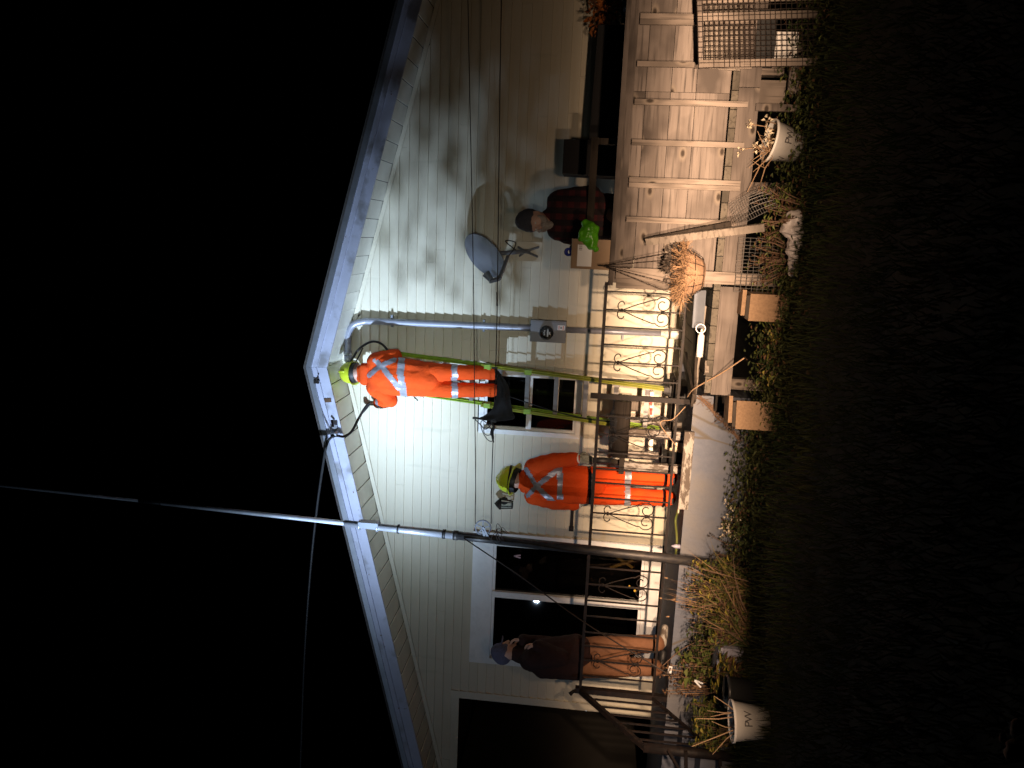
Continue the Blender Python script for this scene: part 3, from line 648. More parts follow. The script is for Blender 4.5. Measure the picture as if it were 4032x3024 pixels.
b = P(1246, 1503, y=-OV-.045); MB().box(b, (.035, .03, .05)).tube([b, b+Vector((.03, -.03, -.03))], .008, 5).build('hook', 'iron', None, origin=b, label='rusty iron hook at the gable peak', cat='hook')
b = P(1240, 1510, y=-OV-.04); cable('fascia_wire', [P(1238, 1500, y=-OV-.04), P(1250, 1560, y=-OV-.045), P(1275, 1640, y=-OV-.045), P(1308, 1712, y=-OV-.06)], .005, 'galv', 'thin pale wire stapled along the fascia left of the peak', 'wire')
b = P(1282, 1577, y=-OV-.016); MB().box(P(1275, 1577, y=-OV-.016), (.04, .006, .16), Matrix.Rotation(-.1, 3, 'Y')).build('shadow_bar', 'leaf_brown', None, origin=b, label='brown bar standing for a shadow across the fascia', cat='strap')  # thin brown bar paints a cast shadow onto the fascia

# satellite dish
dc = P(1908, 1008, y=-.30)
sd = thing('satellite_dish', 'grey satellite dish on a wall arm', 'satellite dish', (dc.x, 0, dc.z))
nrm = Vector((-.62, -.60, .50)).normalized(); q = nrm.to_track_quat('Z', 'Y')
Md = Matrix.Translation(dc) @ q.to_matrix().to_4x4() @ Matrix.Diagonal((.96, .86, 1, 1))
pr = [(r_, .35*r_*r_-.03) for r_ in np.linspace(0, .29, 9)]
MB().lathe(pr+[(.296, pr[-1][1]+.004), (.296, pr[-1][1]-.006)]+[(r_, .35*r_*r_-.036) for r_ in np.linspace(.285, 0, 7)], 32, Md).build('reflector', 'dish_grey', sd, smooth=True)
mp_ = P(2085, 990, y=-.03)
am = MB(); bk = dc-nrm*.05
am.tube([mp_, mp_+Vector((0, -.14, .04)), bk+Vector((0, 0, -.12)), bk], .022, 8); am.box(bk-nrm*.06, (.10, .08, .08), q.to_matrix()); am.build('mast', 'grey_metal', sd, smooth=False)
MB().box(mp_+Vector((0, -.01, 0)), (.20, .035, .26)).build('mount_block', 'siding', sd)
fb = MB()
for dx, dz in ((-.05, .10), (.04, .12), (.05, -.10), (-.05, -.09)): fb.bar(mp_+Vector((dx, -.03, dz)), mp_+Vector((0, -.12, .03)), .02, .012)
fb.build('mount_feet', 'grey_metal', sd)
lnb = P(1930, 1105, y=-.85); lo = P(2000, 1010, y=-.48)
l = MB(); l.bar(lo, P(1966, 1098, y=-.80), .028, .028).bar(P(1966, 1098, y=-.80), P(1926, 1108, y=-.84), .03, .03); l.build('feed_arm', 'grey_metal', sd)
MB().tube([P(1935, 1103, y=-.83), P(1914, 1078, y=-.80)], [.026, .040], 10).build('feed_horn', 'grey_metal', sd)
MB().tube(curve([lo, P(2020, 985, y=-.3), P(2030, 955, y=-.25), P(1990, 950, y=-.25), P(2050, 1000, y=-.1)], 6), .005, 5).build('cable', 'black_rubber', sd)

# coach lamp
lc = P(1985, 1985, y=-.12)
lm = thing('coach_lamp', 'small black coach lamp, unlit, on the wall beside the second worker', 'wall lamp', (lc.x, -.02, lc.z))
MB().lathe([(0, 0), (.045, 0), (.04, .015), (0, .02)], 14, Matrix.Translation((lc.x, -.018, lc.z+.01)) @ Matrix.Rotation(R(90), 4, 'X')).build('back_plate', 'iron', lm)
MB().tube([(lc.x, -.02, lc.z+.02), (lc.x, -.08, lc.z+.07), (lc.x, -.12, lc.z+.055)], .008, 6).build('arm', 'iron', lm)
MB().lathe([(0, .11), (.012, .10), (.03, .085), (.066, .045), (.066, .035), (.0, .035)], 14, Matrix.Translation((lc.x, -.12, lc.z))).build('cap', 'iron', lm, smooth=True)
cg = MB()
for a in (0.78, 2.36, 3.93, 5.5): cg.bar((lc.x+.058*math.cos(a), -.12+.058*math.sin(a), lc.z+.037), (lc.x+.045*math.cos(a), -.12+.045*math.sin(a), lc.z-.085), .008, .008)
cg.lathe([(0, -.10), (.05, -.098), (.052, -.085), (0, -.085)], 4, Matrix.Translation((lc.x, -.12, lc.z)) @ Matrix.Rotation(.78, 4, 'Z')); cg.build('cage', 'iron', lm)
MB().lathe([(.053, .034), (.042, -.084)], 4, Matrix.Translation((lc.x, -.12, lc.z)) @ Matrix.Rotation(.78, 4, 'Z')).build('pane', 'clear_glass', lm)
# small metal bar clipped on the wall left of the second worker
b = P(2250, 2072, y=-.05); MB().box((b.x+.14, -.04, b.z), (.36, .03, .035)).box((b.x-.03, -.045, b.z), (.05, .04, .05)).build('wall_bracket', 'iron', None, origin=b, label='short dark bracket bar fixed to the wall beside the picture window', cat='bracket')

# ================================================================== LADDER
fR, fL = P(2640, 1533, y=-.72), P(2630, 1693, y=-.72)
tR = P(1500, 1384, y=-.07); ld = (tR-fR); wv = Vector((fL.x-fR.x, 0, 0)); wv.z = 0
la = thing('extension_ladder', 'lime green fibreglass extension ladder leaning on the wall', 'ladder', fR)
out = Vector((0, -1, 0)); 
def rail(name, a, b, m, wd=.030, th=.085):
    d = (b-a).normalized(); x = wv.normalized(); y = d.cross(x).normalized(); mb = MB()
    mb.bar(a, b, wd*.35, th, y); s = 1 if False else 1
    for t_ in (-1, 1): mb.bar(a+y*t_*(th/2-.004)+x*0, b+y*t_*(th/2-.004), wd, .008, y)
    return mb.build(name, m, la, origin=a)
rail('rail', fR+ld.normalized()*.06, tR, 'ladder_green'); tL = tR+wv*1.0
rail('rail', fL+ld.normalized()*.06, tL+Vector((0, 0, 0)), 'ladder_green')
off = Vector((0, -.055, 0)); iw = wv*.06
rail('base_rail', fR+off+iw*-.3+ld.normalized()*.05, fR+ld*.62+off-iw*.3, 'ladder_yellow'); rail('base_rail', fL+off+iw*.3+ld.normalized()*.05, fL+ld*.62+off+iw*.3, 'ladder_yellow')
Ln = ld.length; k = .22
while k < Ln-.1:
    p = fR+ld.normalized()*k; MB().bar(p+off*.5, p+wv+off*.5, .045, .030, ld.normalized().cross(wv.normalized())).build('rung', 'alu', la, origin=p); k += .305
for p in (fR, fL):
    MB().box(p+Vector((0, -.04, .045)), (.06, .11, .05)).build('shoe', 'black_rubber', la)
    MB().box(p+Vector((0, -.04, .012)), (.10, .15, .018)).build('foot_pad', 'black_rubber', la)
for t_ in (.46, .60): p = fR+ld*t_+off; MB().box(p, (.05, .11, .07)).build('rung_lock', 'ladder_green', la); p = fL+ld*t_+off; MB().box(p, (.05, .11, .07)).build('rung_lock', 'ladder_green', la)
MB().tube(curve([fR+ld*.98+wv*.5, fR+ld*.7+wv*.48+off, fR+ld*.36+wv*.9+off*1.6, fR+ld*.20+wv*.95+off*1.6, fR+ld*.12+wv*.8+off*1.8], 6), .006, 5).build('halyard', 'black_rubber', la)
zf = fR.z; pf = thing('timber_platform', 'low dark timber platform carrying the ladder feet', 'platform', (fR.x-.2, -.72, FLOOR))
for i in range(3): box_part('plank', ((fR.x+fL.x)/2, -.72-.13+.13*i, zf-.02), (.66, .12, .036), 'wood_dark', pf)
for s in (-1, 1): box_part('bearer', ((fR.x+fL.x)/2+s*.24, -.72, (zf-.04+FLOOR)/2), (.07, .38, zf-.04-FLOOR), 'wood_dark', pf)
ld_n = ld.normalized()

# ================================================================== PEOPLE
def tcap(bm, p, r, q, s):
    p = Vector(p); q = Vector(q); d = q-p; L = d.length
    bmesh.ops.create_uvsphere(bm, u_segments=14, v_segments=9, radius=r, matrix=Matrix.Translation(p))
    bmesh.ops.create_uvsphere(bm, u_segments=14, v_segments=9, radius=s, matrix=Matrix.Translation(q))
    if L > 1e-4:
        M = Matrix.Translation((p+q)/2) @ d.to_track_quat('Z', 'Y').to_matrix().to_4x4()
        bmesh.ops.create_cone(bm, cap_ends=True, segments=14, radius1=r, radius2=s, depth=L, matrix=M)
def ell(bm, c, r, q=None):
    M = Matrix.Translation(c) @ (q.to_matrix().to_4x4() if q else Matrix.Identity(4)) @ Matrix.Diagonal((*r, 1))
    bmesh.ops.create_uvsphere(bm, u_segments=18, v_segments=12, radius=1, matrix=M)
def fuse(caps, ells=(), voxel=.012, smooth=2, wrinkle=0, wf=9, seed=0):
    """union of tapered limbs -> one continuous skin"""
    bm = bmesh.new()
    for c in caps: tcap(bm, *c)
    for e in ells: ell(bm, *e)
    me = bpy.data.meshes.new('tmp'); bm.to_mesh(me); bm.free()
    o = bpy.data.objects.new('tmp', me); C.objects.link(o)
    m = o.modifiers.new('r', 'REMESH'); m.mode = 'VOXEL'; m.voxel_size = voxel; m.use_smooth_shade = True
    if smooth: s = o.modifiers.new('s', 'SMOOTH'); s.iterations = smooth; s.factor = .5
    dg = bpy.context.evaluated_depsgraph_get(); out = bpy.data.meshes.new_from_object(o.evaluated_get(dg))
    bpy.data.objects.remove(o)
    if wrinkle:
        nv = len(out.vertices); co = np.empty(nv*3); out.vertices.foreach_get('co', co); co = co.reshape(-1, 3)
        nr = np.array([v.normal[:] for v in out.vertices])
        for i in range(nv):
            c = co[i]; a = noise.noise(Vector((c[0]*wf, c[1]*wf, c[2]*wf*1.9+seed)))
            b = 1-abs(noise.noise(Vector((c[0]*wf*1.3+seed, c[1]*wf*1.3, c[2]*wf*.9+c[0]*6))))*2
            co[i] += nr[i]*wrinkle*(.7*a+.55*b)
        out.vertices.foreach_set('co', co.ravel())
    out.polygons.foreach_set('use_smooth', [True]*len(out.polygons)); out.update()
    return out
def skin(name, me, mats, parent, pick=None, label=None):
    for k in mats: me.materials.append(MATS[k])
    if pick:
        for p in me.polygons: p.material_index = pick(p.center)
    o0 = WL[parent.name]; me.transform(Matrix.Translation(-o0))
    return link(name, me, parent, o0, label)
def patch(src, test, name, m, parent, lift=.004):
    """tape: faces of the garment that pass the test, lifted off the cloth"""
    o0 = WL[src.name]; me = src.data; keep = [p for p in me.polygons if test(p.center+o0, p.normal)]
    ids = {}; vs = []; fs = []
    for p in keep:
        f = []
        for v in p.vertices:
            if v not in ids: ids[v] = len(vs); vv = me.vertices[v]; vs.append(vv.co+o0+vv.normal*lift)
            f.append(ids[v])
        fs.append(f)
    if not fs: return
    b = MB(); b.v = [tuple(v) for v in vs]; b.f = [tuple(f) for f in fs]; b.m = [0]*len(fs)
    return b.build(name, m, parent, smooth=True)
def seg(X, Y, a, b, wd):   # distance of a photo point to a segment
    ax, ay = a; bx, by = b; t = max(0, min(1, ((X-ax)*(bx-ax)+(Y-ay)*(by-ay))/((bx-ax)**2+(by-ay)**2)))
    return math.hypot(X-ax-t*(bx-ax), Y-ay-t*(by-ay)) < wd
def hand(name, m, parent, wrist, dirn, palm_n, side, curl, s=1.0):
    """palm and five fingers; side=+1 puts the thumb towards cross(dirn, palm_n)"""
    d = Vector(dirn).normalized(); n = Vector(palm_n); n = (n-d*n.dot(d)).normalized(); x = d.cross(n)*side
    w_ = Vector(wrist); caps = [(w_, .030*s, w_+d*.03*s, .030*s)]
    for k in (-.026, 0, .026): caps.append((w_+d*.025*s+x*k*s*.8, .018*s, w_+d*.085*s+x*k*s, .016*s))
    for i, (k, L_) in enumerate(((.033, .070), (.012, .080), (-.011, .074), (-.032, .058))):
        p = w_+d*.09*s+x*k*s; dd = d
        for j in range(3):
            a = curl*(.45+.25*j); dd = (dd*math.cos(a)+n*math.sin(a)).normalized(); p2 = p+dd*L_*s*(.45, .32, .25)[j]
            caps.append((p, (.0125-.0015*j)*s, p2, (.011-.0015*j)*s)); p = p2
            
    t0 = w_+d*.03*s+x*.03*s; t1 = t0+(d*.6+x*.75+n*.25).normalized()*.045*s; t2 = t1+(d*.75+x*.1+n*.75*max(.3, curl)).normalized()*.04*s
    caps += [(t0, .017*s, t1, .014*s), (t1, .0135*s, t2, .011*s)]
    return skin(name, fuse(caps, voxel=.0065, smooth=1), [m], parent)
def helmet(parent, c, up, fwd, lamp=False, s=1.0):
    up = Vector(up).normalized(); f = Vector(fwd); f = (f-up*f.dot(up)).normalized(); sd_ = up.cross(f)
    M = Matrix(((f.x, sd_.x, up.x, c.x), (f.y, sd_.y, up.y, c.y), (f.z, sd_.z, up.z, c.z), (0, 0, 0, 1)))
    S = Matrix.Diagonal((1.18*s, 1.0*s, 1.0*s, 1)); b = MB()
    prof = [(.118, 0), (.117, .03), (.112, .065), (.098, .098), (.072, .125), (.036, .139), (0, .142)]
    b.lathe(prof+[], 28, M @ S); b.lathe([(.110, .0), (.108, .03), (.10, .065), (.07, .11), (0, .130)], 20, M @ S)
    # brim, longer in front
    vs = []; nb = 32
    for k in range(nb):
        a = 2*math.pi*k/nb; ext = .014+.035*max(0, math.cos(a))**2
        for r_, z_ in ((.110, .004), (.118+ext, -.010), (.119+ext, -.004), (.116, .014)): vs.append(M @ Vector((r_*1.18*s*math.cos(a), r_*s*math.sin(a), z_)))
    b.add(vs, [(k*4+j, ((k+1) % nb)*4+j, ((k+1) % nb)*4+j+1, k*4+j+1) for k in range(nb) for j in range(3)])
    # ridge over the crown
    rp = [M @ Vector((1.18*s*.123*math.sin(a)*.95, 0, s*(.148*math.cos(a)**.8 if math.cos(a) > 0 else 0))) for a in np.linspace(-1.35, 1.35, 15)]
    b.tube(rp, .0125*s, 6)
    h = b.build('helmet', 'helmet', parent, origin=c, smooth=True)
    # suspension band and nape strap seen below the shell
    MB().lathe([(.100, -.045), (.103, -.040), (.106, .002)], 24, M @ S).build('head_band', 'black_rubber', h, smooth=True)
    if lamp:
        pts = [M @ Vector((.123*1.18*s*math.cos(a)*1.0, .122*s*math.sin(a), .040+.035*math.cos(a))) for a in np.linspace(0, 6.283, 33)]
        sb = MB(); vs = []
        for k, a in enumerate(np.linspace(0, 6.283, 33)):
            zz = .036+.036*math.cos(a)
            rr = .124-.010*(zz/.07)
            for dz in (-.012, .012): vs.append(M @ Vector((rr*1.18*s*math.cos(a), rr*s*math.sin(a), zz+dz)))
        sb.add(vs, [(2*k, 2*k+2, 2*k+3, 2*k+1) for k in range(32)]); sb.build('strap', 'black_cloth', h, smooth=True)
        lp_ = M @ Vector((.135*s, 0, .105*s)); MB().lathe([(0, -.03), (.026, -.028), (.032, 0), (.030, .025), (0, .03)], 12, Matrix.Translation(lp_) @ (up*.7+f).to_track_quat('Z', 'Y').to_matrix().to_4x4()).build('headlamp', 'red_plastic', h, smooth=True)
    return h
def boot(parent, ankle, toe_dir, m='black_rubber', s=1.0, toe_m=None):
    d = Vector(toe_dir).normalized(); a = Vector(ankle)
    caps = [(a+Vector((0, 0, .06)), .062*s, a, .060*s), (a+Vector((0, 0, -.035)), .045*s, a+d*.10*s+Vector((0, 0, -.045)), .045*s), (a+d*.10*s+Vector((0, 0, -.045)), .045*s, a+d*.17*s+Vector((0, 0, -.052)), .040*s)]
    return skin('boot', fuse(caps, voxel=.009, smooth=1), [m], parent)
def ears_face(ells, caps, c, f, up, s=1.0):
    f = Vector(f).normalized(); up = Vector(up).normalized(); x = f.cross(up)
    q = None
    ells += [(c, (.078*s, .095*s, .112*s))]
    caps += [(c+f*.085*s+up*.005*s, .014*s, c+f*.108*s-up*.025*s, .016*s)]                     # nose
    caps += [(c+f*.075*s+up*.028*s-x*.035*s, .014*s, c+f*.075*s+up*.028*s+x*.035*s, .014*s)]     # brow
    caps += [(c+f*.045*s-up*.075*s, .045*s, c+f*.06*s-up*.085*s, .038*s)]                      # chin
    for k in (-1, 1): caps += [(c+x*k*.078*s+up*.015*s, .016*s, c+x*k*.082*s-up*.02*s, .012*s)]
def J(X, Y, y): return P(X, Y, y=y)

# ---- the climber
def climber():
    yb = -.39
    t = thing('person', 'person in orange work suit and yellow helmet up the ladder, holding a cable', 'person', J(1945, 1500, -.31))
    L = dict(sl=J(1478, 1524, -.40), sr=J(1480, 1424, -.40), el=J(1536, 1573, -.38), wl=J(1492, 1586, -.31), er=J(1552, 1404, -.33), wr=J(1520, 1428, -.08))
    torso = [(J(1690, 1522, yb), .095, J(1510, 1512, yb), .105), (J(1690, 1468, yb), .095, J(1510, 1440, yb), .105), (J(1690, 1495, yb-.02), .11, J(1505, 1476, yb-.02), .125),
             (J(1620, 1520, yb), .098, J(1560, 1516, yb), .10), (L['sr'], .082, L['sl'], .082), (J(1475, 1476, yb), .085, J(1440, 1474, -.36), .072)]
    arms = [(L['sl'], .083, L['el'], .072), (L['el'], .072, L['wl'], .050), (L['sr'], .083, L['er'], .072), (L['er'], .070, L['wr'], .048)]
    legs = []
    for (h, kx, an) in ((J(1695, 1526, yb), J(1795, 1536, -.42), J(1925, 1536, -.38)), (J(1695, 1464, yb), J(1795, 1466, -.44), J(1925, 1468, -.38))):
        legs += [(h, .100, kx, .080), (kx, .079, an, .070), (an, .071, an+Vector((0, 0, -.03)), .074)]
    head = J(1404, 1468, -.33); f = Vector((-.25, .95, -.12)).normalized(); up = Vector((-.05, .12, 1)).normalized()
    ells, caps = [], []; ears_face(ells, caps, head, f, up); caps += [(J(1448, 1474, -.36), .062, head-up*.05, .060)]
    body = skin('body', fuse(torso+arms+legs+caps, ells, .0125, 2, .006, 10, 1), ['hivis', 'skin'], t, lambda c: 1 if (proj(c)[0] < 1425) else 0)
    jt = [(p, r+.012, q, s+.012) for p, r, q, s in torso[:4]]+[(p, r+.010, q, s+.010) for p, r, q, s in torso[4:]]
    for k_ in (0, 2): skin('sleeve', fuse([(p, r+.010, q, s+.010) for p, r, q, s in arms[k_:k_+2]], (), .011, 2, .010, 10, 40+k_), ['hivis'], t)
    jac = fuse(jt, (), .0125, 2, .009, 9, 3); jacket = skin('jacket', jac, ['hivis'], t)
    hood = fuse([(J(1422, 1455, yb+.01), .05, J(1422, 1488, yb+.01), .05), (J(1436, 1450, yb-.03), .06, J(1436, 1496, yb-.03), .06), (J(1438, 1455, yb+.02), .052, J(1436, 1495, yb+.02), .052)], (), .012, 2, .004, 12, 5); skin('hood', hood, ['hivis'], t)
    def back(c, n_):
        X, Y = proj(c)
        if n_.y > .45: return False
        if seg(X, Y, (1585, 1380), (1576, 1470), 13) or seg(X, Y, (1576, 1470), (1592, 1560), 13): return True
        return n_.y < .1 and (seg(X, Y, (1455, 1478), (1500, 1440), 9.5) or seg(X, Y, (1478, 1420), (1500, 1440), 9.5) or seg(X, Y, (1500, 1440), (1572, 1528), 10.5) or seg(X, Y, (1500, 1440), (1552, 1418), 9.5))
    patch(jacket, back, 'reflective_tape', 'tape', t)
    patch(body, lambda c, n_: abs(proj(c)[0]-1790) < 12, 'reflective_tape', 'tape', t, .006)
    d_ = (L['wl']-L['el']).normalized(); MB().tube([L['wl']-d_*.05, L['wl']-d_*.012], [.071, .068], 14, cap=False).build('reflective_tape', 'tape', t, smooth=True)
    helmet(t, head+up*.035, up, f)
    hand('glove', 'glove', t, L['wl']+(L['wl']-L['el']).normalized()*.02, Vector((-.1, .15, 1)), Vector((.9, -.1, .1)), 1, 1.2, 1.1)
    hand('glove', 'glove', t, L['wr'], Vector((-.2, .7, .6)), Vector((-.5, .3, -.6)), 1, 1.1, 1.05)
    for an in (J(1938, 1536, -.36), J(1938, 1468, -.36)): boot(t, an, (0, 1, -.05), s=1.0)
    # pliers in the belt
    a, b_ = J(1617, 1548, -.33), J(1645, 1577, -.36); MB().bar(a, b_, .016, .012).build('belt_tool', 'black_rubber', t)
    MB().tube([J(1607, 1548, -.33), J(1622, 1551, -.33)], .02, 8).build('belt_pouch', 'red_plastic', t)
    return t
climber()
# ---- the second worker on the porch
def worker():
    yb = -.80
    t = thing('person', 'person in orange work suit and yellow helmet standing on the porch, back turned', 'person', (P(2675, 1915, y=yb).x, yb, FLOOR))
    L = dict(sl=J(2100, 1952, yb), sr=J(2100, 1840, yb), el=J(2190, 1979, yb-.03), wl=J(2265, 1984, yb+.04), er=J(2188, 1812, yb-.05), wr=J(2262, 1807, yb-.09))
    torso = [(J(2335, 1940, yb), .100, J(2150, 1938, yb), .095), (J(2335, 1884, yb), .100, J(2150, 1862, yb), .095), (J(2335, 1912, yb-.01), .12, J(2130, 1900, yb-.01), .125),
             (L['sr'], .076, L['sl'], .076), (J(2095, 1897, yb), .088, J(2062, 1894, yb+.03), .075)]
    arms = [(L['sl'], .078, L['el'], .064), (L['el'], .063, L['wl'], .050), (L['sr'], .078, L['er'], .066), (L['er'], .065, L['wr'], .052)]
    zf_ = FLOOR+.075
    legs = []; anks = []
    for h, kx, an in ((J(2335, 1945, yb), J(2490, 1955, yb), J(2622, 1962, yb)), (J(2335, 1878, yb), J(2490, 1879, yb+.02), J(2628, 1882, yb+.02))):
        an = Vector((an.x, an.y, zf_+.03)); anks.append(an)
        legs += [(h, .108, kx, .084), (kx, .083, an+Vector((0, 0, .05)), .076), (an+Vector((0, 0, .05)), .077, an+Vector((0, 0, .01)), .082)]
    head = J(2024, 1890, yb+.03); f = Vector((.25, .92, -.22)).normalized(); up = Vector((.10, .22, 1)).normalized()
    ells, caps = [], []; ears_face(ells, caps, head, f, up); caps += [(J(2078, 1895, yb+.02), .064, head-up*.05, .062)]
    body = skin('body', fuse(torso+arms+legs+caps, ells, .0125, 2, .006, 9, 7), ['hivis', 'skin'], t, lambda c: 1 if proj(c)[0] < 2056 else 0)
    jt = [(p, r+.012, q, s+.012) for p, r, q, s in torso]
    for k_ in (0, 2): skin('sleeve', fuse([(p, r+.010, q, s+.010) for p, r, q, s in arms[k_:k_+2]], (), .011, 2, .010, 9, 50+k_), ['hivis'], t)
    jacket = skin('jacket', fuse(jt, (), .0125, 2, .009, 8, 9), ['hivis'], t)
    skin('collar', fuse([(J(2066, 1868, yb), .05, J(2066, 1922, yb), .05), (J(2062, 1875, yb+.08), .045, J(2062, 1915, yb+.08), .045)], (), .012, 2, .004, 12, 5), ['hivis'], t)
    def back(c, n_):
        X, Y = proj(c)
        if abs(X-2205) < 11 and 1828 < Y < 1966: return True
        if n_.y > .15: return False
        return seg(X, Y, (2112, 1915), (2205, 1842), 10) or seg(X, Y, (2112, 1915), (2178, 1976), 10) or seg(X, Y, (2112, 1915), (2072, 1848), 8) or seg(X, Y, (2112, 1915), (2080, 1950), 9)
    patch(jacket, back, 'reflective_tape', 'tape', t)
    patch(body, lambda c, n_: abs(proj(c)[0]-2472+(proj(c)[1]-1915)*.03) < 12, 'reflective_tape', 'tape', t, .006)
    # belt
    patch(jacket, lambda c, n_: abs(proj(c)[0]-2325) < 7 and 1825 < proj(c)[1] < 1990, 'belt', 'black_rubber', t, .005)
    helmet(t, head+up*.005, up, f, True, 1.13)
    hand('glove', 'glove', t, L['wr']+Vector((0, 0, -.02)), Vector((.02, .05, -1)), Vector((-.6, .7, 0)), 1, .9, 1.15)
    hand('glove', 'glove', t, L['wl']+Vector((0, 0, -.02)), Vector((.05, .25, -1)), Vector((.7, .6, 0)), -1, .8, 1.1)
    for w_, e in ((L['wr'], L['er']), (L['wl'], L['el'])):
        d = (w_-e).normalized(); MB().tube([w_-d*.005, w_+d*.05], [.052, .047], 12).build('cuff', 'white_plastic', t, smooth=True)
    for an, tx in zip(anks, (-.15, .12)):
        boot(t, an, (tx, 1, 0), 'hivis', 1.05); MB().box(an+Vector((0, -.073, -.045)), (.055, .012, .03)).build('heel_patch', 'black_rubber', t)
        MB().tube([an+Vector((.085*math.cos(a), .085*math.sin(a), .045)) for a in np.linspace(0, 6.283, 20)], .009, 5).build('ankle_strap', 'black_rubber', t)
    return t
worker()
# crimping tool hanging from the worker's glove
ct = thing('crimping_tool', 'black battery crimping tool held by the worker on the porch', 'tool', J(2350, 1822, -.86))
a = J(2335, 1812, -.86); b_ = J(2405, 1815, -.86); c_ = J(2455, 1824, -.86); d_ = J(2488, 1832, -.86)
MB().tube([a, a.lerp(b_, .5), b_], [.028, .034, .030], 10).build('motor_body', 'black_rubber', ct, smooth=True)
MB().tube([b_, c_], [.026, .03], 10).build('barrel', 'wood_dark', ct, smooth=True)
MB().box(d_, (.085, .06, .085), Matrix.Rotation(.3, 3, 'Y')).build('head_block', 'black_rubber', ct); MB().tube([d_+Vector((.0, -.035, -.02)), d_+Vector((0, -.045, -.03))], .018, 8).build('led', 'label', ct)
# ---- the bystander on the left
def bystander():
    yb = -.92
    t = thing('person', 'person in dark red jacket, tan trousers and grey blue cap at the left', 'person', (J(2640, 2560, yb).x, yb, FLOOR))
    f = Vector((.85, .45, .02)).normalized()
    sh = J(2068, 2588, yb)
    torso = [(J(2285, 2588, yb), .135, J(2100, 2592, yb), .12), (J(2270, 2560, yb), .145, J(2150, 2565, yb), .12), (J(2280, 2615, yb), .14, J(2140, 2618, yb), .12), (J(2085, 2575, yb+.08), .085, J(2085, 2600, yb-.09), .085), (J(2070, 2585, yb), .08, J(2030, 2572, yb), .065)]
    sN, eN, wN = J(2095, 2595, yb-.14), J(2210, 2590, yb-.20), J(2120, 2545, yb-.12)
    sF, eF, wF = J(2095, 2575, yb+.12), J(2200, 2540, yb+.16), J(2060, 2520, yb+.05)
    arms = [(sN, .085, eN, .07), (eN, .068, wN, .05), (sF, .085, eF, .07), (eF, .068, wF, .045)]
    legs = []; an = []
    for h, kx, a in ((J(2300, 2558, yb+.05), J(2470, 2540, yb+.06), J(2620, 2535, yb+.02)), (J(2300, 2620, yb-.03), J(2470, 2625, yb), J(2620, 2632, yb-.02))):
        a = Vector((a.x, a.y, FLOOR+.10)); an.append(a); legs += [(h, .125, kx, .10), (kx, .098, a, .082)]
    head = J(1990, 2567, yb); up = Vector((.1, .02, 1)).normalized(); ells, caps = [], []
    ears_face(ells, caps, head, f, up); caps += [(J(2050, 2578, yb), .06, head-up*.06, .058)]
    def pk(c):
        X, Y = proj(c)
        return 0 if X < 2040 else 1 if X < 2290 else 2
    skin('body', fuse(torso+arms+legs+caps, ells, .0125, 2, .007, 8, 21), ['skin', 'maroon', 'tan_canvas'], t, pk)
    skin('jacket', fuse([(p, r+.014, q, s+.014) for p, r, q, s in torso+arms], (), .0125, 2, .010, 7, 23), ['maroon'], t)
    c = head+up*.03-f*.01
    skin('cap', fuse([(c, .100, c+up*.035, .088), (c-f*.03, .095, c-f*.02+up*.03, .085)], (), .010, 2, .003, 20, 4), ['blue_knit'], t)
    MB().lathe([(0, 0), (.075, .0), (.075, .008), (0, .012)], 16, Matrix.Translation(c+f*.095+up*.005) @ Matrix.Diagonal((1.0, .9, 1, 1))).build('cap_peak', 'blue_knit', t)
    hand('hand', 'skin', t, wN, (J(2048, 2528, yb-.05)-wN), -f, 1, 1.0, .95); hand('hand', 'skin', t, wF, Vector((0, -.1, 1)), -f, -1, 1.0, .95)
    for k, a in enumerate(an): boot(t, a-Vector((0, 0, .02)), (f.x, f.y, 0), 'peeling' if k == 0 else 'black_rubber', .9)
bystander()
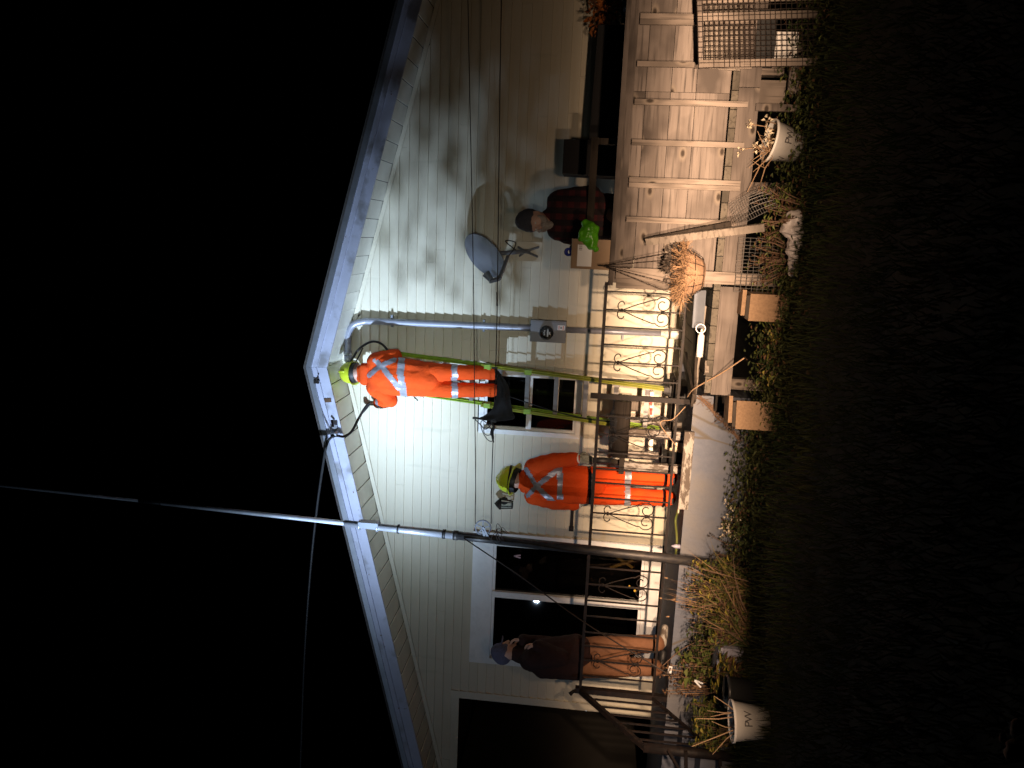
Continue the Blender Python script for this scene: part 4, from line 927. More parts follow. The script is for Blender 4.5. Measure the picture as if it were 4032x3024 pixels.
# ---- the bearded person behind the deck guard
def beard_man():
    yb = -1.28
    t = thing('person', 'bearded person in dark red plaid shirt and knit hat behind the deck guard', 'person', (J(2400, 850, yb).x, yb, FLOOR))
    f = Vector((-.52, -.83, -.16)).normalized(); up = Vector((-.14, -.14, .97)).normalized(); up = (up-f*up.dot(f)).normalized()
    head = J(2112, 870, yb-.03)
    torso = [(J(2420, 830, yb), .13, J(2215, 820, yb), .125), (J(2420, 880, yb), .13, J(2215, 880, yb), .12), (J(2200, 795, yb), .09, J(2200, 905, yb-.03), .085), (J(2190, 850, yb), .085, J(2165, 858, yb), .068)]
    sN, eN, wN = J(2205, 908, yb-.02), J(2300, 945, yb-.10), J(2268, 985, yb-.34)
    sF, eF, wF = J(2205, 790, yb), J(2330, 765, yb+.02), J(2390, 820, yb-.15)
    arms = [(sN, .078, eN, .064), (eN, .062, wN, .046), (sF, .08, eF, .066), (eF, .062, wF, .046)]
    hipz = 1.02; hx = J(2420, 855, yb).x
    legs = [((hx+s*.09, yb, hipz), .11, (hx+s*.10, yb, .95*.5+FLOOR*.5), .085) for s in (-1, 1)]+[((hx+s*.10, yb, .95*.5+FLOOR*.5), .085, (hx+s*.10, yb, FLOOR+.09), .075) for s in (-1, 1)]
    ells, caps = [], []; ears_face(ells, caps, head, f, up, 1.05); caps += [(J(2178, 862, yb), .06, head-up*.06, .058)]
    body = skin('body', fuse(torso+arms+legs+caps, ells, .011, 1, .004, 9, 31), ['skin', 'plaid'], t, lambda c: 0 if ((c-head).length < .155) else 1)
    skin('shirt', fuse([(p, r+.012, q, s+.012) for p, r, q, s in torso+arms], (), .0125, 2, .009, 8, 33), ['plaid'], t)
    x = f.cross(up)
    skin('beard', fuse([(head+f*.055-up*.055-x*.05, .030, head+f*.085-up*.075, .036), (head+f*.055-up*.055+x*.05, .030, head+f*.085-up*.075, .036), (head+f*.085-up*.075, .040, head+f*.085-up*.125, .030), (head+f*.05-up*.02-x*.066, .018, head+f*.055-up*.055-x*.05, .028), (head+f*.05-up*.02+x*.066, .018, head+f*.055-up*.055+x*.05, .028), (head+f*.106-up*.043-x*.03, .012, head+f*.106-up*.043+x*.03, .012)], (), .007, 1, .004, 40, 2), ['beard'], t)
    for k in (-1, 1): MB().lathe([(0, -.012), (.009, -.008), (.012, 0), (.009, .008), (0, .012)], 10, Matrix.Translation(head+f*.083+up*.012+x*k*.033)).build('eye', 'eye_white', t, smooth=True)
    c = head+up*.062-f*.012
    skin('knit_hat', fuse([(c, .098, c+up*.045, .080), (c-f*.02, .098, c-f*.02+up*.03, .085), (c-up*.015, .10, c, .10)], (), .009, 2, .003, 22, 6), ['dark_knit'], t)
    hand('hand', 'skin', t, wN, Vector((-.5, -.6, .1)), Vector((0, .2, -1)), 1, .9); hand('hand', 'skin', t, wF, Vector((-.6, -.5, -.3)), Vector((0, .3, -1)), -1, .8)
beard_man()

# ================================================================== THINGS ON THE DECK AND PORCH
# cardboard box with label, lime bag, on the guard cap
bc = P(2308, 1000, y=DY+.02); bw = .235
cbx = thing('cardboard_box', 'cardboard box with white label standing on the guard cap', 'box', (bc.x, DY, CAPZ))
bz0 = CAPZ; bz1 = P(2252, 985, y=DY).z
MB().box((bc.x, DY+.01, (bz0+bz1)/2), (bw, .13, bz1-bz0)).build('carton', 'cardboard', cbx, origin=(bc.x, DY, bz0))
lbm = MB().box((bc.x-.012, DY-.057, bz0+.20), (.170, .003, .115), None, 0)
for i, wd in enumerate((.004, .002, .006, .003, .002, .005, .002, .004)): lbm.box((bc.x+.030+i*.0062, DY-.0595, bz0+.235), (wd*.7, .001, .026), None, 1)
lbm.build('label_sheet', ['label', 'print'], cbx)
MB().box((bc.x, DY+.01, bz1+.003), (bw+.004, .05, .003)).build('packing_tape', 'cream', cbx)
lb_ = P(2318, 928, y=DY-.03)
lg = fuse([(lb_+Vector((-.07, -.02, -.03)), .04, lb_+Vector((.05, -.02, -.02)), .055), (lb_+Vector((.0, -.02, .03)), .05, lb_+Vector((.07, -.01, .0)), .045), (lb_+Vector((-.10, -.03, -.06)), .02, lb_+Vector((-.02, -.02, .05)), .03), (lb_+Vector((.10, -.02, .04)), .02, lb_+Vector((.06, -.02, 0)), .03)], (), .008, 1, .016, 17, 4)
lg.materials.append(MATS['lime_plastic']); lg.transform(Matrix.Translation(-lb_)); link('plastic_bag', lg, None, lb_, 'crumpled lime green plastic bag on the guard cap', 'bag')
b = P(2240, 992, y=DY+.05); rt = MB(); rt.lathe([(.018, -.02), (.034, -.02), (.034, .02), (.018, .02), (.018, -.02)], 16, Matrix.Translation(b) @ Matrix.Rotation(R(70), 4, 'X')); rt.build('tape_roll', 'blue_tape', None, origin=b, smooth=True, label='roll of blue tape in the hand of the bearded person', cat='tape')
# orange bush beyond the deck at the right edge and dark covered grill
og = P(2385, 10, y=-.55)
def foliage(mb, c, rad, n, L, W, mi=0, bias=(0, 0, 0)):
    c = Vector(c)
    for _ in range(n):
        d = Vector((rnd.gauss(0, 1), rnd.gauss(0, 1), rnd.gauss(0, 1))).normalized(); r_ = rnd.random()**.45
        p = c+Vector((d.x*rad[0], d.y*rad[1], d.z*rad[2]))*r_
        dd = (d+Vector((wob(.8), wob(.8), wob(.8)))+Vector(bias)).normalized(); k = rnd.uniform(.6, 1.3)
        mb.leaf(p, dd, Vector((wob(1), wob(1), 1)), L*k, W*k, mi if isinstance(mi, int) else rnd.choice(mi))
ob = thing('hanging_plant', 'orange leaved plant at the right edge above the guard', 'plant', (og.x, og.y, og.z-.4))
m_ = MB(); foliage(m_, og, (.30, .25, .17), 420, .065, .034, [0, 0, 0, 1]); m_.build('foliage', ['leaf_orange', 'leaf_brown'], ob)
MB().lathe([(0, -.38), (.13, -.38), (.17, -.16), (.165, -.15), (0, -.17)], 16, Matrix.Translation(og)).build('pot', 'pot_dark', ob, smooth=True)
MB().box((og.x, og.y, (og.z-.38+FLOOR)/2), (.30, .30, og.z-.38-FLOOR)).build('stand', 'wood_dark', ob)
gl = P(2300, 620, y=-.5)
gc = thing('covered_grill', 'dark covered grill standing on the deck behind the guard', 'grill', (gl.x, -.5, FLOOR))
q = [P(2225, 560, y=-.5).x, P(2225, 690, y=-.5).x, P(2222, 600, y=-.5).z]
MB().hexa([(q[1]-.03, -.75, FLOOR), (q[0]+.03, -.75, FLOOR), (q[0]+.03, -.3, FLOOR), (q[1]-.03, -.3, FLOOR), (q[1], -.72, q[2]), (q[0], -.72, q[2]), (q[0], -.32, q[2]), (q[1], -.32, q[2])]).build('cover', 'black_cloth', gc)
z2 = P(2330, 400, y=-.5).z; xa, xb = q[0]+.01, P(2335, 120, y=-.5).x
MB().hexa([(xa, -.74, FLOOR), (xb, -.74, FLOOR), (xb, -.3, FLOOR), (xa, -.3, FLOOR), (xa, -.70, z2), (xb, -.70, z2-.02), (xb, -.34, z2-.02), (xa, -.34, z2)]).build('shade_block', 'black_cloth', gc)  # black block stands in for the guard's shadow on the wall

# bench with dark roll-edged seat and peeling legs, on a peeling base plank
bn = thing('wooden_bench', 'old bench with dark thick seat and peeling painted legs', 'bench', J(2690, 1760, -1.0))
by = -.98
s0, s1 = J(2445, 1580, by), J(2445, 1795, by); zc = J(2445, 1690, by).z
MB().tube([(s0.x, by, zc), (s1.x, by, zc)], .083, 12).build('seat_roll', 'wood_dark', bn, origin=(s0.x, by, zc), smooth=True)
MB().box(((s0.x+s1.x)/2, by+.22, zc+.02), (abs(s0.x-s1.x)-.02, .42, .05)).build('seat', 'wood_dark', bn, origin=(s0.x, by, zc))
for Yq in (1706, 1838):
    a = J(2540, Yq, by); MB().box((a.x, by, (zc-.05+FLOOR)/2), (.075, .06, zc-.05-FLOOR-.005)).build('leg', 'peeling_z', bn, origin=(a.x, by, .8))
    MB().box((a.x, by+.42, (zc-.02+FLOOR)/2), (.06, .05, zc-.02-FLOOR-.005)).build('leg', 'peeling_z', bn, origin=(a.x, by+.4, .8))
a = J(2470, 1838, by); MB().box(((s1.x+a.x)/2-.02, by, zc-.03), (abs(s1.x-a.x)+.10, .05, .05)).build('side_rail', 'wood_dark', bn, origin=a)
pa, pb_ = P(2700, 1690, y=-1.20), P(2700, 1992, y=-1.20)
MB().box(((pa.x+pb_.x)/2, -1.282, FLOOR+.018), (pa.x-pb_.x, .045, .088)).build('sill_plank', 'peeling', None, origin=((pa.x+pb_.x)/2, -1.2, FLOOR+.05), label='flaking white plank on edge at the front of the porch', cat='plank')
# dark tool bag draped over the bench
tb = J(2420, 1690, by-.02); m_ = fuse([(J(2418, 1625, by), .035, J(2415, 1750, by), .04), (J(2425, 1640, by-.03), .03, J(2425, 1730, by-.04), .035)], (), .01, 2, .012, 14, 8)
m_.materials.append(MATS['black_cloth']); m_.transform(Matrix.Translation(-tb)); link('tool_belt', m_, None, tb, 'black tool belt lying along the bench seat', 'tool belt')
cable('cord', [J(2395, 1640, -1.0), J(2420, 1658, -1.04), J(2490, 1645, -1.05), J(2545, 1660, -1.05), J(2600, 1640, -1.04), J(2650, 1660, -1.03)], .008, 'black_rubber', 'black cord hanging in front of the bench legs', 'cord')
# level leaning behind the bench
lv = thing('spirit_level', 'red and white spirit level behind the bench legs', 'level', J(2565, 1690, -.45))
ya = -.42
a, b_ = J(2566, 1540, ya), J(2562, 1790, ya)
MB().bar(a, b_, .035, .075, (0, 1, 0)).build('bar', 'white_plastic', lv, origin=a)
for Y0, Y1 in ((1572, 1596), (1606, 1632), (1648, 1674)): MB().bar(J(2564, Y0, ya-.03), J(2563, Y1, ya-.03), .028, .03, (0, 1, 0)).build('red_block', 'level_red', lv)
# pots behind
pt = P(2690, 1765, z=FLOOR); b = Vector((J(2680, 1765, -.95).x, -.75, FLOOR))
MB().lathe([(0, .17), (.075, .17), (.078, .15), (.085, .145), (.105, 0), (.10, 0), (.0, .02)], 18, Matrix.Translation(b)).build('flower_pot', 'cream', None, origin=b, smooth=True, label='cream plastic pot upside down on the porch under the bench', cat='pot')
b = Vector((J(2680, 1820, -.9).x, -.72, FLOOR)); m_ = MB().lathe([(0, 0), (.10, 0), (.125, .20), (.13, .20), (.12, .19), (.095, .02), (0, .02)], 18, Matrix.Translation(b)); m_.build('bucket', 'pot_dark', None, origin=b, smooth=True, label='black bucket on the porch beside the bench', cat='bucket')
b = Vector((J(2660, 1560, -.8).x, -.55, FLOOR)); MB().box(b+Vector((0, 0, .07)), (.22, .2, .14)).build('tool_case', 'black_rubber', None, origin=b, label='small black case on the porch by the ladder foot', cat='case')
b = J(2480, 1595, -.6); MB().box(b, (.10, .10, .16)).build('post_stub', 'wood_grey', None, origin=b, label='short weathered wood block beside the ladder rail', cat='wood block')
cable('hose', [Vector((P(2690, 2010, y=-1).x, -1.0, FLOOR+.02)), Vector((P(2690, 2060, y=-1).x, -.95, FLOOR+.03)), Vector((P(2690, 2110, y=-1).x, -1.08, FLOOR+.02)), Vector((P(2690, 2180, y=-1).x, -1.1, FLOOR+.02))], .012, 'leaf_green', 'pale green hose lying on the porch floor', 'hose')
b = P(2676, 2152, y=-1.21); MB().lathe([(0, 0), (.02, 0), (.02, .05), (.008, .065), (.008, .08), (0, .082)], 10, Matrix.Translation((b.x, -1.21, FLOOR))).build('spray_bottle', 'trough_blue', None, origin=(b.x, -1.21, FLOOR), smooth=True, label='small blue and white bottle on the porch edge by the pole', cat='bottle')
b = P(2670, 1990, y=-.98); MB().box((b.x, -1.0, FLOOR+.02), (.12, .06, .012)).build('paper_scrap', 'cream', None, origin=(b.x, -1, FLOOR), label='white scrap lying at the heel of the porch worker', cat='scrap')

# planks dumped on the deck
for i, (a, b_, wd, lab) in enumerate((((-.50, -1.55), (-1.36, -1.42), .16, 'nearest long grey plank lying on the deck under the railing'), ((-.62, -1.30), (-1.33, -1.62), .13, 'dark plank lying askew across the nearest deck plank'), ((-1.05, -.95), (-1.30, -1.70), .12, 'dark plank pointing at the corner of the concrete porch'))):
    p, q_ = Vector((*a, FLOOR+.028+.022*i)), Vector((*b_, FLOOR+.028+.022*i)); MB().bar(p, q_, wd, .021).build('plank', 'wood_grey' if i == 0 else 'wood_dark', None, origin=p, label=lab, cat='plank', group='planks dumped on the deck')
a, b_ = P(2742, 1150, y=-1.66), P(2768, 1290, y=-1.78)
MB().box((0, 0, 0), ((a-b_).length, .10, .006), None).box((0, .05, .012), ((a-b_).length, .006, .024)).build('metal_flashing', 'grey_metal', None, label='flat grey metal strip lying on the deck edge', cat='metal strip'); fl = bpy.context.scene.objects['metal_flashing']
fl.location = Vector(((a.x+b_.x)/2, -1.68, FLOOR+.075)); fl.rotation_euler = (R(38), 0, .12)
ct_ = thing('caulking_tube', 'white caulking tube lying on the deck edge', 'tube', (P(2735, 1350, y=-1.75).x, -1.75, FLOOR))
a, b_ = P(2738, 1404, y=-1.74), P(2740, 1318, y=-1.74); zc2 = FLOOR+.055
a.z = b_.z = zc2; MB().tube([a, b_], .027, 14).build('barrel', 'white_plastic', ct_, origin=a, smooth=True)
d = (b_-a).normalized(); MB().tube([b_, b_+d*.012, b_+d*.05], [.02, .013, .006], 10).build('nozzle', 'white_plastic', ct_, smooth=True)
rg = P(2759, 1294, y=-1.80); MB().tube([Vector((rg.x, -1.80, rg.z))+Vector((.036*math.cos(t_), .006*math.sin(t_), .036*math.sin(t_))) for t_ in np.linspace(0, 6.283, 26)], .004, 6, cap=False).build('metal_ring', 'label', None, origin=rg, smooth=True, label='thin pale ring standing on the deck edge by the tube', cat='ring')
box_part('wood_offcut', (P(2775, 1448, y=-1.85).x, -1.86, FLOOR+.01), (.10, .07, .03), 'wood_grey', None, rotz(.5), label='short dark offcut at the end of the deck edge', cat='offcut')

# hanging coir basket on the corner post
hb = P(2700, 1078, y=-2.05); hr_ = .205
hk = thing('hanging_basket', 'hanging coir basket of dead straw by the corner post', 'hanging basket', hb)
prof = [(0, -.17), (.10, -.165), (.12, -.15), (.165, -.09), (hr_-.02, -.01), (hr_-.015, .0), (hr_-.04, .0), (.13, -.08), (0, -.10)]
hbm = MB().lathe(prof, 22, Matrix.Translation(hb+Vector((0, 0, .03)))); hbm.v = [tuple(Vector(v)+Vector((0, 0, 0))+(Vector(v)-hb)*.10*noise.noise(Vector(v)*9)) for v in hbm.v]; hbm.build('liner', 'coir', hk, smooth=True)
wm = MB()
for zz, rr in ((.03, hr_-.012), (-.05, .168), (-.12, .125)): wm.tube([hb+Vector((rr*math.cos(t_), rr*math.sin(t_), zz)) for t_ in np.linspace(0, 6.283, 25)], .003, 4, cap=False)
for t_ in np.linspace(0, 6.283, 13)[:-1]: wm.tube([hb+Vector((r_*math.cos(t_), r_*math.sin(t_), z_)) for r_, z_ in ((hr_-.012, .03), (.170, -.05), (.128, -.12), (.0, -.145))], .0025, 4)
wm.build('wire_frame', 'wire_dark', hk)
sm = MB()
for i in range(900):
    a = rnd.random()*6.283; r_ = hr_*math.sqrt(rnd.random())*.95; p = hb+Vector((r_*math.cos(a), r_*math.sin(a), .02)); L_ = rnd.uniform(.04, .13); o_ = Vector((math.cos(a)*.7+wob(.9), math.sin(a)*.7+wob(.9), rnd.uniform(-.2, 1))).normalized()
    q_ = p+o_*L_; q2 = q_+Vector((wob(.05), wob(.05), wob(.04)-.02)); sm.tube([p, q_, q2], [.0022, .0018, .001], 3, 0 if rnd.random() < .8 else 1, cap=False)
sm.build('dead_straw', ['straw', 'twig'], hk)
dm = MB(); foliage(dm, hb+Vector((.08, -.03, .10)), (.13, .10, .06), 60, .05, .03); dm.build('dark_leaves', 'seedhead', hk)
top = P(2372, 1046, y=-1.98)
for k, t_ in enumerate((.3, 1.6, 2.9, 4.2, 5.4)):
    e = hb+Vector((hr_*.9*math.cos(t_), hr_*.9*math.sin(t_), .03)); ch = MB(); n_ = 22
    for j in range(n_):
        p = top.lerp(e, j/n_); q_ = top.lerp(e, (j+.85)/n_); ch.tube([p, q_], .0042 if j % 2 else .003, 4, cap=False)
    ch.build('chain', 'wire_dark', hk)
MB().tube([top+Vector((0, .10, .01)), top+Vector((0, .02, .03)), top], .006, 6).build('hook', 'iron', hk)

# two leaning boards, wire panels, bag, boxes
a = P(2545, 952, y=-2.0)
MB().bar(a, P(3010, 895, y=-2.42), .055, .025, (.3, 1, 0)).build('leaning_board', 'wood_grey', None, origin=a, label='long thin board leaning on the guard, the one reaching the ground', cat='board')
a = P(2552, 945, y=-1.965); MB().bar(a, P(2880, 882, y=-2.06), .045, .022, (.3, 1, 0)).build('leaning_board', 'wood_dark', None, origin=a, label='shorter dark board behind the long leaning board', cat='board')
def mesh_panel(name, label, corner, u, v, nu, nv, r, m, cat='wire panel', bow=0):
    b = MB(); c = Vector(corner)
    def pt(s, t_): return c+u*s+v*t_+u.cross(v).normalized()*bow*math.sin(s*3.1)*math.sin(t_*3.1)
    for i in range(nu+1): b.tube([pt(i/nu, t_) for t_ in (0, .25, .5, .75, 1)], r, 4)
    for j in range(nv+1): b.tube([pt(t_, j/nv) for t_ in (0, .25, .5, .75, 1)], r, 4)
    return b.build(name, m, None, origin=c, label=label, cat=cat)
c0 = P(2892, 1148, y=-1.97); c1 = P(2900, 935, y=-1.97); c1.z = c0.z
mesh_panel('mesh_fence', 'pale welded wire panel standing under the deck by the post', c0-Vector((0, 0, .38)), c1-c0, Vector((0, 0, .38)), 15, 9, .0019, 'wire_pale')
a, b_ = P(2905, 890, y=-2.15), P(3060, 812, y=-2.25); mesh_panel('mesh_fence', 'bent end of wire mesh jutting out beside the leaning boards', a, b_-a, P(2870, 805, y=-2.0)-a, 16, 7, .0016, 'wire_pale', bow=.05)
# rabbit-wire frame at right edge
cg_ = thing('wire_cage', 'timber framed wire cage at the lower right edge', 'cage', (1.7, -2.3, 0))
CY = -2.12
tl, bl = P(2715, 10, y=CY), P(2752, 268, y=CY)
A0 = Vector((bl.x, CY, bl.z)); ux = Vector((1.05, 0, .12)); vz = Vector((.02, -.06, -.86))
b = MB()
for i in range(31): b.tube([A0+ux*(i/30)+vz*t_+Vector((wob(.002), wob(.004), 0)) for t_ in (0, .3, .6, 1)], .0028, 4)
for j in range(25): b.tube([A0+ux*t_+vz*(j/24)+Vector((0, wob(.003), wob(.002))) for t_ in (0, .3, .6, 1)], .0028, 4)
b.build('front_mesh', 'wire_dark', cg_)
b = MB(); dpt = Vector((.03, .42, .03))
for i in range(26): b.tube([A0+Vector((.05, .16, -.03))+ux*(i/30)+vz*t_ for t_ in (0, .45)], .0028, 4)
for j in range(12): b.tube([A0+Vector((.05, .16, -.03))+ux*t_*.85+vz*(j/24) for t_ in (0, 1)], .0028, 4)
b.build('inner_mesh', 'wire_dark', cg_)
for p, q_ in ((A0+Vector((.03, .01, 0)), A0+vz+Vector((.03, .01, 0))), (A0+ux*.33+Vector((0, .015, .0)), A0+ux*.33+vz+Vector((0, .015, 0))), (A0+ux*.45+Vector((0, .05, 0)), A0+ux*.45+vz+Vector((0, .05, 0)))):
    MB().bar(p, q_, .05, .02, (0, 1, 0)).build('frame_upright', 'wood_z', cg_, origin=p)
MB().bar(A0+Vector((0, .018, -.02)), A0+ux+Vector((0, .018, -.02)), .04, .02, (0, 1, 0)).build('frame_rail', 'wood_x', cg_, origin=A0)
# light board and trays seen inside
wi = A0+Vector((.26, .24, -.22)); MB().box(wi, (.44, .02, .34), Matrix.Rotation(.05, 3, 'Y')).build('back_panel', 'wood_grey', cg_, origin=wi)
wi = A0+Vector((.26, .22, -.49)); MB().box(wi, (.40, .05, .14)).build('tray', 'pot_dark', cg_, origin=wi)
wi = A0+Vector((.20, .2, -.64)); MB().box(wi, (.20, .05, .16)).build('feed_box', 'white_plastic', cg_, origin=wi)

wbp = P(3140, 930, z=.03); b_ = fuse([(wbp+Vector((.12, 0, .04)), .06, wbp+Vector((.05, 0, .05)), .065), (wbp+Vector((.05, 0, .02)), .05, wbp+Vector((-.16, .02, .01)), .035), (wbp+Vector((-.16, .02, .01)), .03, wbp+Vector((-.28, .04, .0)), .02)], (), .009, 1, .028, 13, 3)
b_.materials.append(MATS['bag_white']); b_.transform(Matrix.Translation(-wbp)); link('plastic_bag', b_, None, wbp, 'crumpled white plastic bag on the grass below the leaning boards', 'bag')
def chip_box(label, pts, depth, lidz, ang, extra):
    a, b_, zt_ = pts; t = thing('chipboard_box', label, 'box', ((a.x+b_.x)/2, a.y, 0), 'chipboard boxes in front of the porch')
    cx_ = (a.x+b_.x)/2; wd = abs(a.x-b_.x); Rz = rotz(ang); c = Vector((cx_, a.y+depth/2, 0))
    MB().box(c+Vector((0, 0, zt_/2-.03)), (wd, depth, zt_+.06), Rz).build('box_body', 'chipboard', t, origin=c)
    MB().box(c+Vector((0, 0, zt_+.012)), (wd-.03, depth-.03, .024), Rz).build('gap', 'wood_dark', t, origin=c)
    MB().box(c+Rz @ Vector((extra, .03, zt_+.04)), (wd-.01, depth, .03), Rz).build('lid', 'chipboard', t, origin=c)
y_ = -2.10; chip_box('tan chipboard box with a shifted lid beside the wire panel', (P(2960, 1262, y=y_), P(2960, 1155, y=y_), P(2952, 1200, y=y_).z), .24, 0, -.03, .03)
y_ = -2.05; chip_box('tan chipboard box leaning in front of the concrete corner', (P(2960, 1702, y=y_), P(2950, 1592, y=y_), P(2898, 1640, y=y_).z), .20, 0, .22, .04)
# ---- buckets with PW print
def pw_bucket(label, base, r0, r1, h, tilt, face):
    t = thing('plant_pot', label, 'plant pot', base)
    M = Matrix.Translation(base) @ tilt
    MB().lathe([(0, .004), (r0-.004, .004), (r0, 0), (r1-.006, h-.02), (r1+.004, h-.018), (r1+.006, h), (r1-.006, h), (r0-.012, .02), (0, .02)], 36, M).build('pot', 'white_plastic', t, smooth=True)
    MB().lathe([(0, h*.82), (r1-.022, h*.80)], 24, M).build('potting_soil', 'soil', t)
    def wrap(txt, size, zc_, a_c, m):
        cu = bpy.data.curves.new('t', 'FONT'); cu.body = txt; cu.size = size; cu.align_x = 'CENTER'; cu.align_y = 'CENTER'; cu.resolution_u = 3
        o = bpy.data.objects.new('t', cu); C.objects.link(o); dg = bpy.context.evaluated_depsgraph_get(); me = bpy.data.meshes.new_from_object(o.evaluated_get(dg)); bpy.data.objects.remove(o)
        bm = bmesh.new(); bm.from_mesh(me); bmesh.ops.subdivide_edges(bm, edges=[e for e in bm.edges if e.calc_length() > size*.3], cuts=2); bmesh.ops.triangulate(bm, faces=bm.faces)
        vs = []
        for v in bm.verts:
            z_ = zc_+v.co.y; r_ = r0+(r1-r0)*z_/h+.0018; an = a_c+v.co.x/r_; vs.append(M @ Vector((r_*math.cos(an), r_*math.sin(an), z_)))
        fs = [tuple(v.index for v in f.verts) for f in bm.faces]; bm.verts.index_update(); b = MB(); b.add(vs, fs); bm.free()
        b.build('print', m, t)
    for k in range(4):
        wrap('P', h*.31, h*.60, face-.20+k*1.57, 'print'); wrap('W', h*.29, h*.60, face+.20+k*1.57, 'print')
        bl_ = MB()
        for i_, wd in enumerate((.34, .30, .26, .22)):
            z_ = h*(.38-.055*i_); r_ = r0+(r1-r0)*z_/h+.0012
            for s_ in np.arange(-wd, wd, .055):
                if rnd.random() < .2: continue
                vs = [M @ Vector((r_*math.cos(face+k*1.57+aa), r_*math.sin(face+k*1.57+aa), zz)) for aa, zz in ((s_, z_), (s_+.04, z_), (s_+.04, z_+h*.018), (s_, z_+h*.018))]; bl_.add(vs, [(0, 1, 2, 3)])
        bl_.build('small_print', 'print_grey', t)
    return t, M
bL = P(3018, 2846, z=0); bL.z = -.01
tL_, ML = pw_bucket('white PW plant pot with dry stalks at the left', bL, .108, .150, .27, Matrix.Rotation(R(-3), 4, 'Y'), R(-52))
bR = P(3165, 575, z=0); bR.z = -.02; bR += Vector((.0, .10, 0))
tR_, MR = pw_bucket('tilted white PW plant pot with dead twigs at the right', bR, .105, .155, .27, Matrix.Rotation(R(9), 4, 'Y') @ Matrix.Rotation(R(7), 4, 'X'), R(-78))
sm = MB()
for i in range(7):
    p = ML @ Vector((wob(.08), wob(.08), .2)); e = p+Vector((wob(.20)-.02, wob(.12), rnd.uniform(.15, .36))); sm.tube([p, p.lerp(e, .5)+Vector((wob(.03), wob(.03), 0)), e], [.0045, .004, .002], 5)
sm.build('dry_stalks', 'pale_twig', tL_)
sm = MB(); fm = MB()
for i in range(14):
    p = MR @ Vector((wob(.09), wob(.09), .2)); e = p+Vector((wob(.25)-.1, wob(.12), rnd.uniform(.06, .26))); mid = p.lerp(e, .5)+Vector((wob(.05), wob(.04), wob(.03))); sm.tube([p, mid, e], [.005, .004, .002], 4)
    for j in range(2): sm.tube([mid, mid+Vector((wob(.10), wob(.06), wob(.08)))], [.003, .0015], 4)
    if i < 6: foliage(fm, e, (.03, .03, .02), 9, .03, .024)
sm.build('twigs', 'pale_twig', tR_); fm.build('dry_flowers', 'flower', tR_)
# dark pot and trough
b = P(2985, 2735, z=0); b.z = -.01; MB().lathe([(0, .004), (.10, .004), (.12, .24), (.13, .24), (.13, .262), (.118, .262), (.10, .05), (0, .05)], 26, Matrix.Translation(b)).build('plant_pot', 'pot_dark', None, origin=b, smooth=True, label='glossy black plant pot beside the left white pot', cat='plant pot')
b = P(2880, 2597, y=-1.75); tr = thing('trough_planter', 'pale blue trough planter among the plants at the left', 'planter', (b.x, -1.75, 0))
zt_ = P(2826, 2597, y=-1.75).z; hw = (P(2830, 2530, y=-1.75).x-P(2830, 2668, y=-1.75).x)/2
MB().hexa([(b.x-hw*.86, -1.84, 0), (b.x+hw*.86, -1.84, 0), (b.x+hw*.86, -1.64, 0), (b.x-hw*.86, -1.64, 0), (b.x-hw, -1.87, zt_), (b.x+hw, -1.87, zt_), (b.x+hw, -1.61, zt_), (b.x-hw, -1.61, zt_)]).build('trough', 'trough_blue', tr, origin=b)
MB().box((b.x, -1.74, zt_+.010), (hw*2+.02, .29, .018)).box((b.x, -1.74, zt_+.021), (hw*2-.03, .24, .006)).build('rim', 'trough_blue', tr)

# ================================================================== PLANTS
def strand_plant(label, base, n, h, spread, lean, m, wd=.008, droop=.3, name='grass_clump', tips=None):
    t = thing(name, label, 'plant', base); b = MB(); base = Vector(base)
    for i in range(n):
        a = rnd.random()*6.283; p = base+Vector((wob(spread*.4), wob(spread*.3), 0)); d = Vector((math.cos(a)*spread*rnd.random()+lean[0]+wob(.08), math.sin(a)*spread*.6*rnd.random()+lean[1], h*rnd.uniform(.55, 1.05)))
        pts = []; fold = rnd.random() < droop
        for s_ in (0, .35, .7, 1):
            q_ = p+d*s_; 
            if fold: q_ += Vector((math.cos(a)*.12, math.sin(a)*.06, -h*.30))*s_*s_
            pts.append(q_)
        side = d.cross(Vector((wob(1), -1, wob(1)))).normalized()*wd*rnd.uniform(.5, 1.2)
        vs = []
        for k, q_ in enumerate(pts): w_ = (1, .9, .6, .08)[k]; vs += [q_-side*w_, q_+side*w_]
        b.add(vs, [(0, 1, 3, 2), (2, 3, 5, 4), (4, 5, 7, 6)], rnd.randrange(len(m)))
        if tips and rnd.random() < .3: b.tube([pts[-1], pts[-1]+d.normalized()*.03], [.007, .002], 5, 0)
    b.build('blades', m, t); return t
def leafy(label, base, h, rad, nst, nlf, L, W, m, stem='twig', name='leafy_plant', flowers=None):
    t = thing(name, label, 'plant', base); b = MB(); s = MB(); base = Vector(base); fl_ = MB()
    for i in range(nst):
        a = rnd.random()*6.283; r_ = rad*math.sqrt(rnd.random()); tip = base+Vector((math.cos(a)*r_, math.sin(a)*r_*.7, h*rnd.uniform(.5, 1.05))); foot = base+Vector((math.cos(a)*r_*.35, math.sin(a)*r_*.3, 0))
        mid = foot.lerp(tip, .5)+Vector((wob(.04), wob(.04), .02)); s.tube([foot, mid, tip], [.005, .004, .002], 4)
        for j in range(nlf):
            q_ = foot.lerp(mid, rnd.random()) if rnd.random() < .35 else mid.lerp(tip, rnd.random()); aa = rnd.random()*6.283; k = rnd.uniform(.55, 1.25)
            b.leaf(q_, Vector((math.cos(aa), math.sin(aa), wob(.5))), Vector((wob(.6), wob(.6)-.3, 1)), L*k, W*k, rnd.randrange(len(m)))
        if flowers: foliage(fl_, tip, (.022, .022, .018), 7, .022, .018)
    s.build('stems', stem, t); b.build('leaves', m, t)
    if flowers: fl_.build('seed_heads', flowers, t, kind='stuff')
    return t
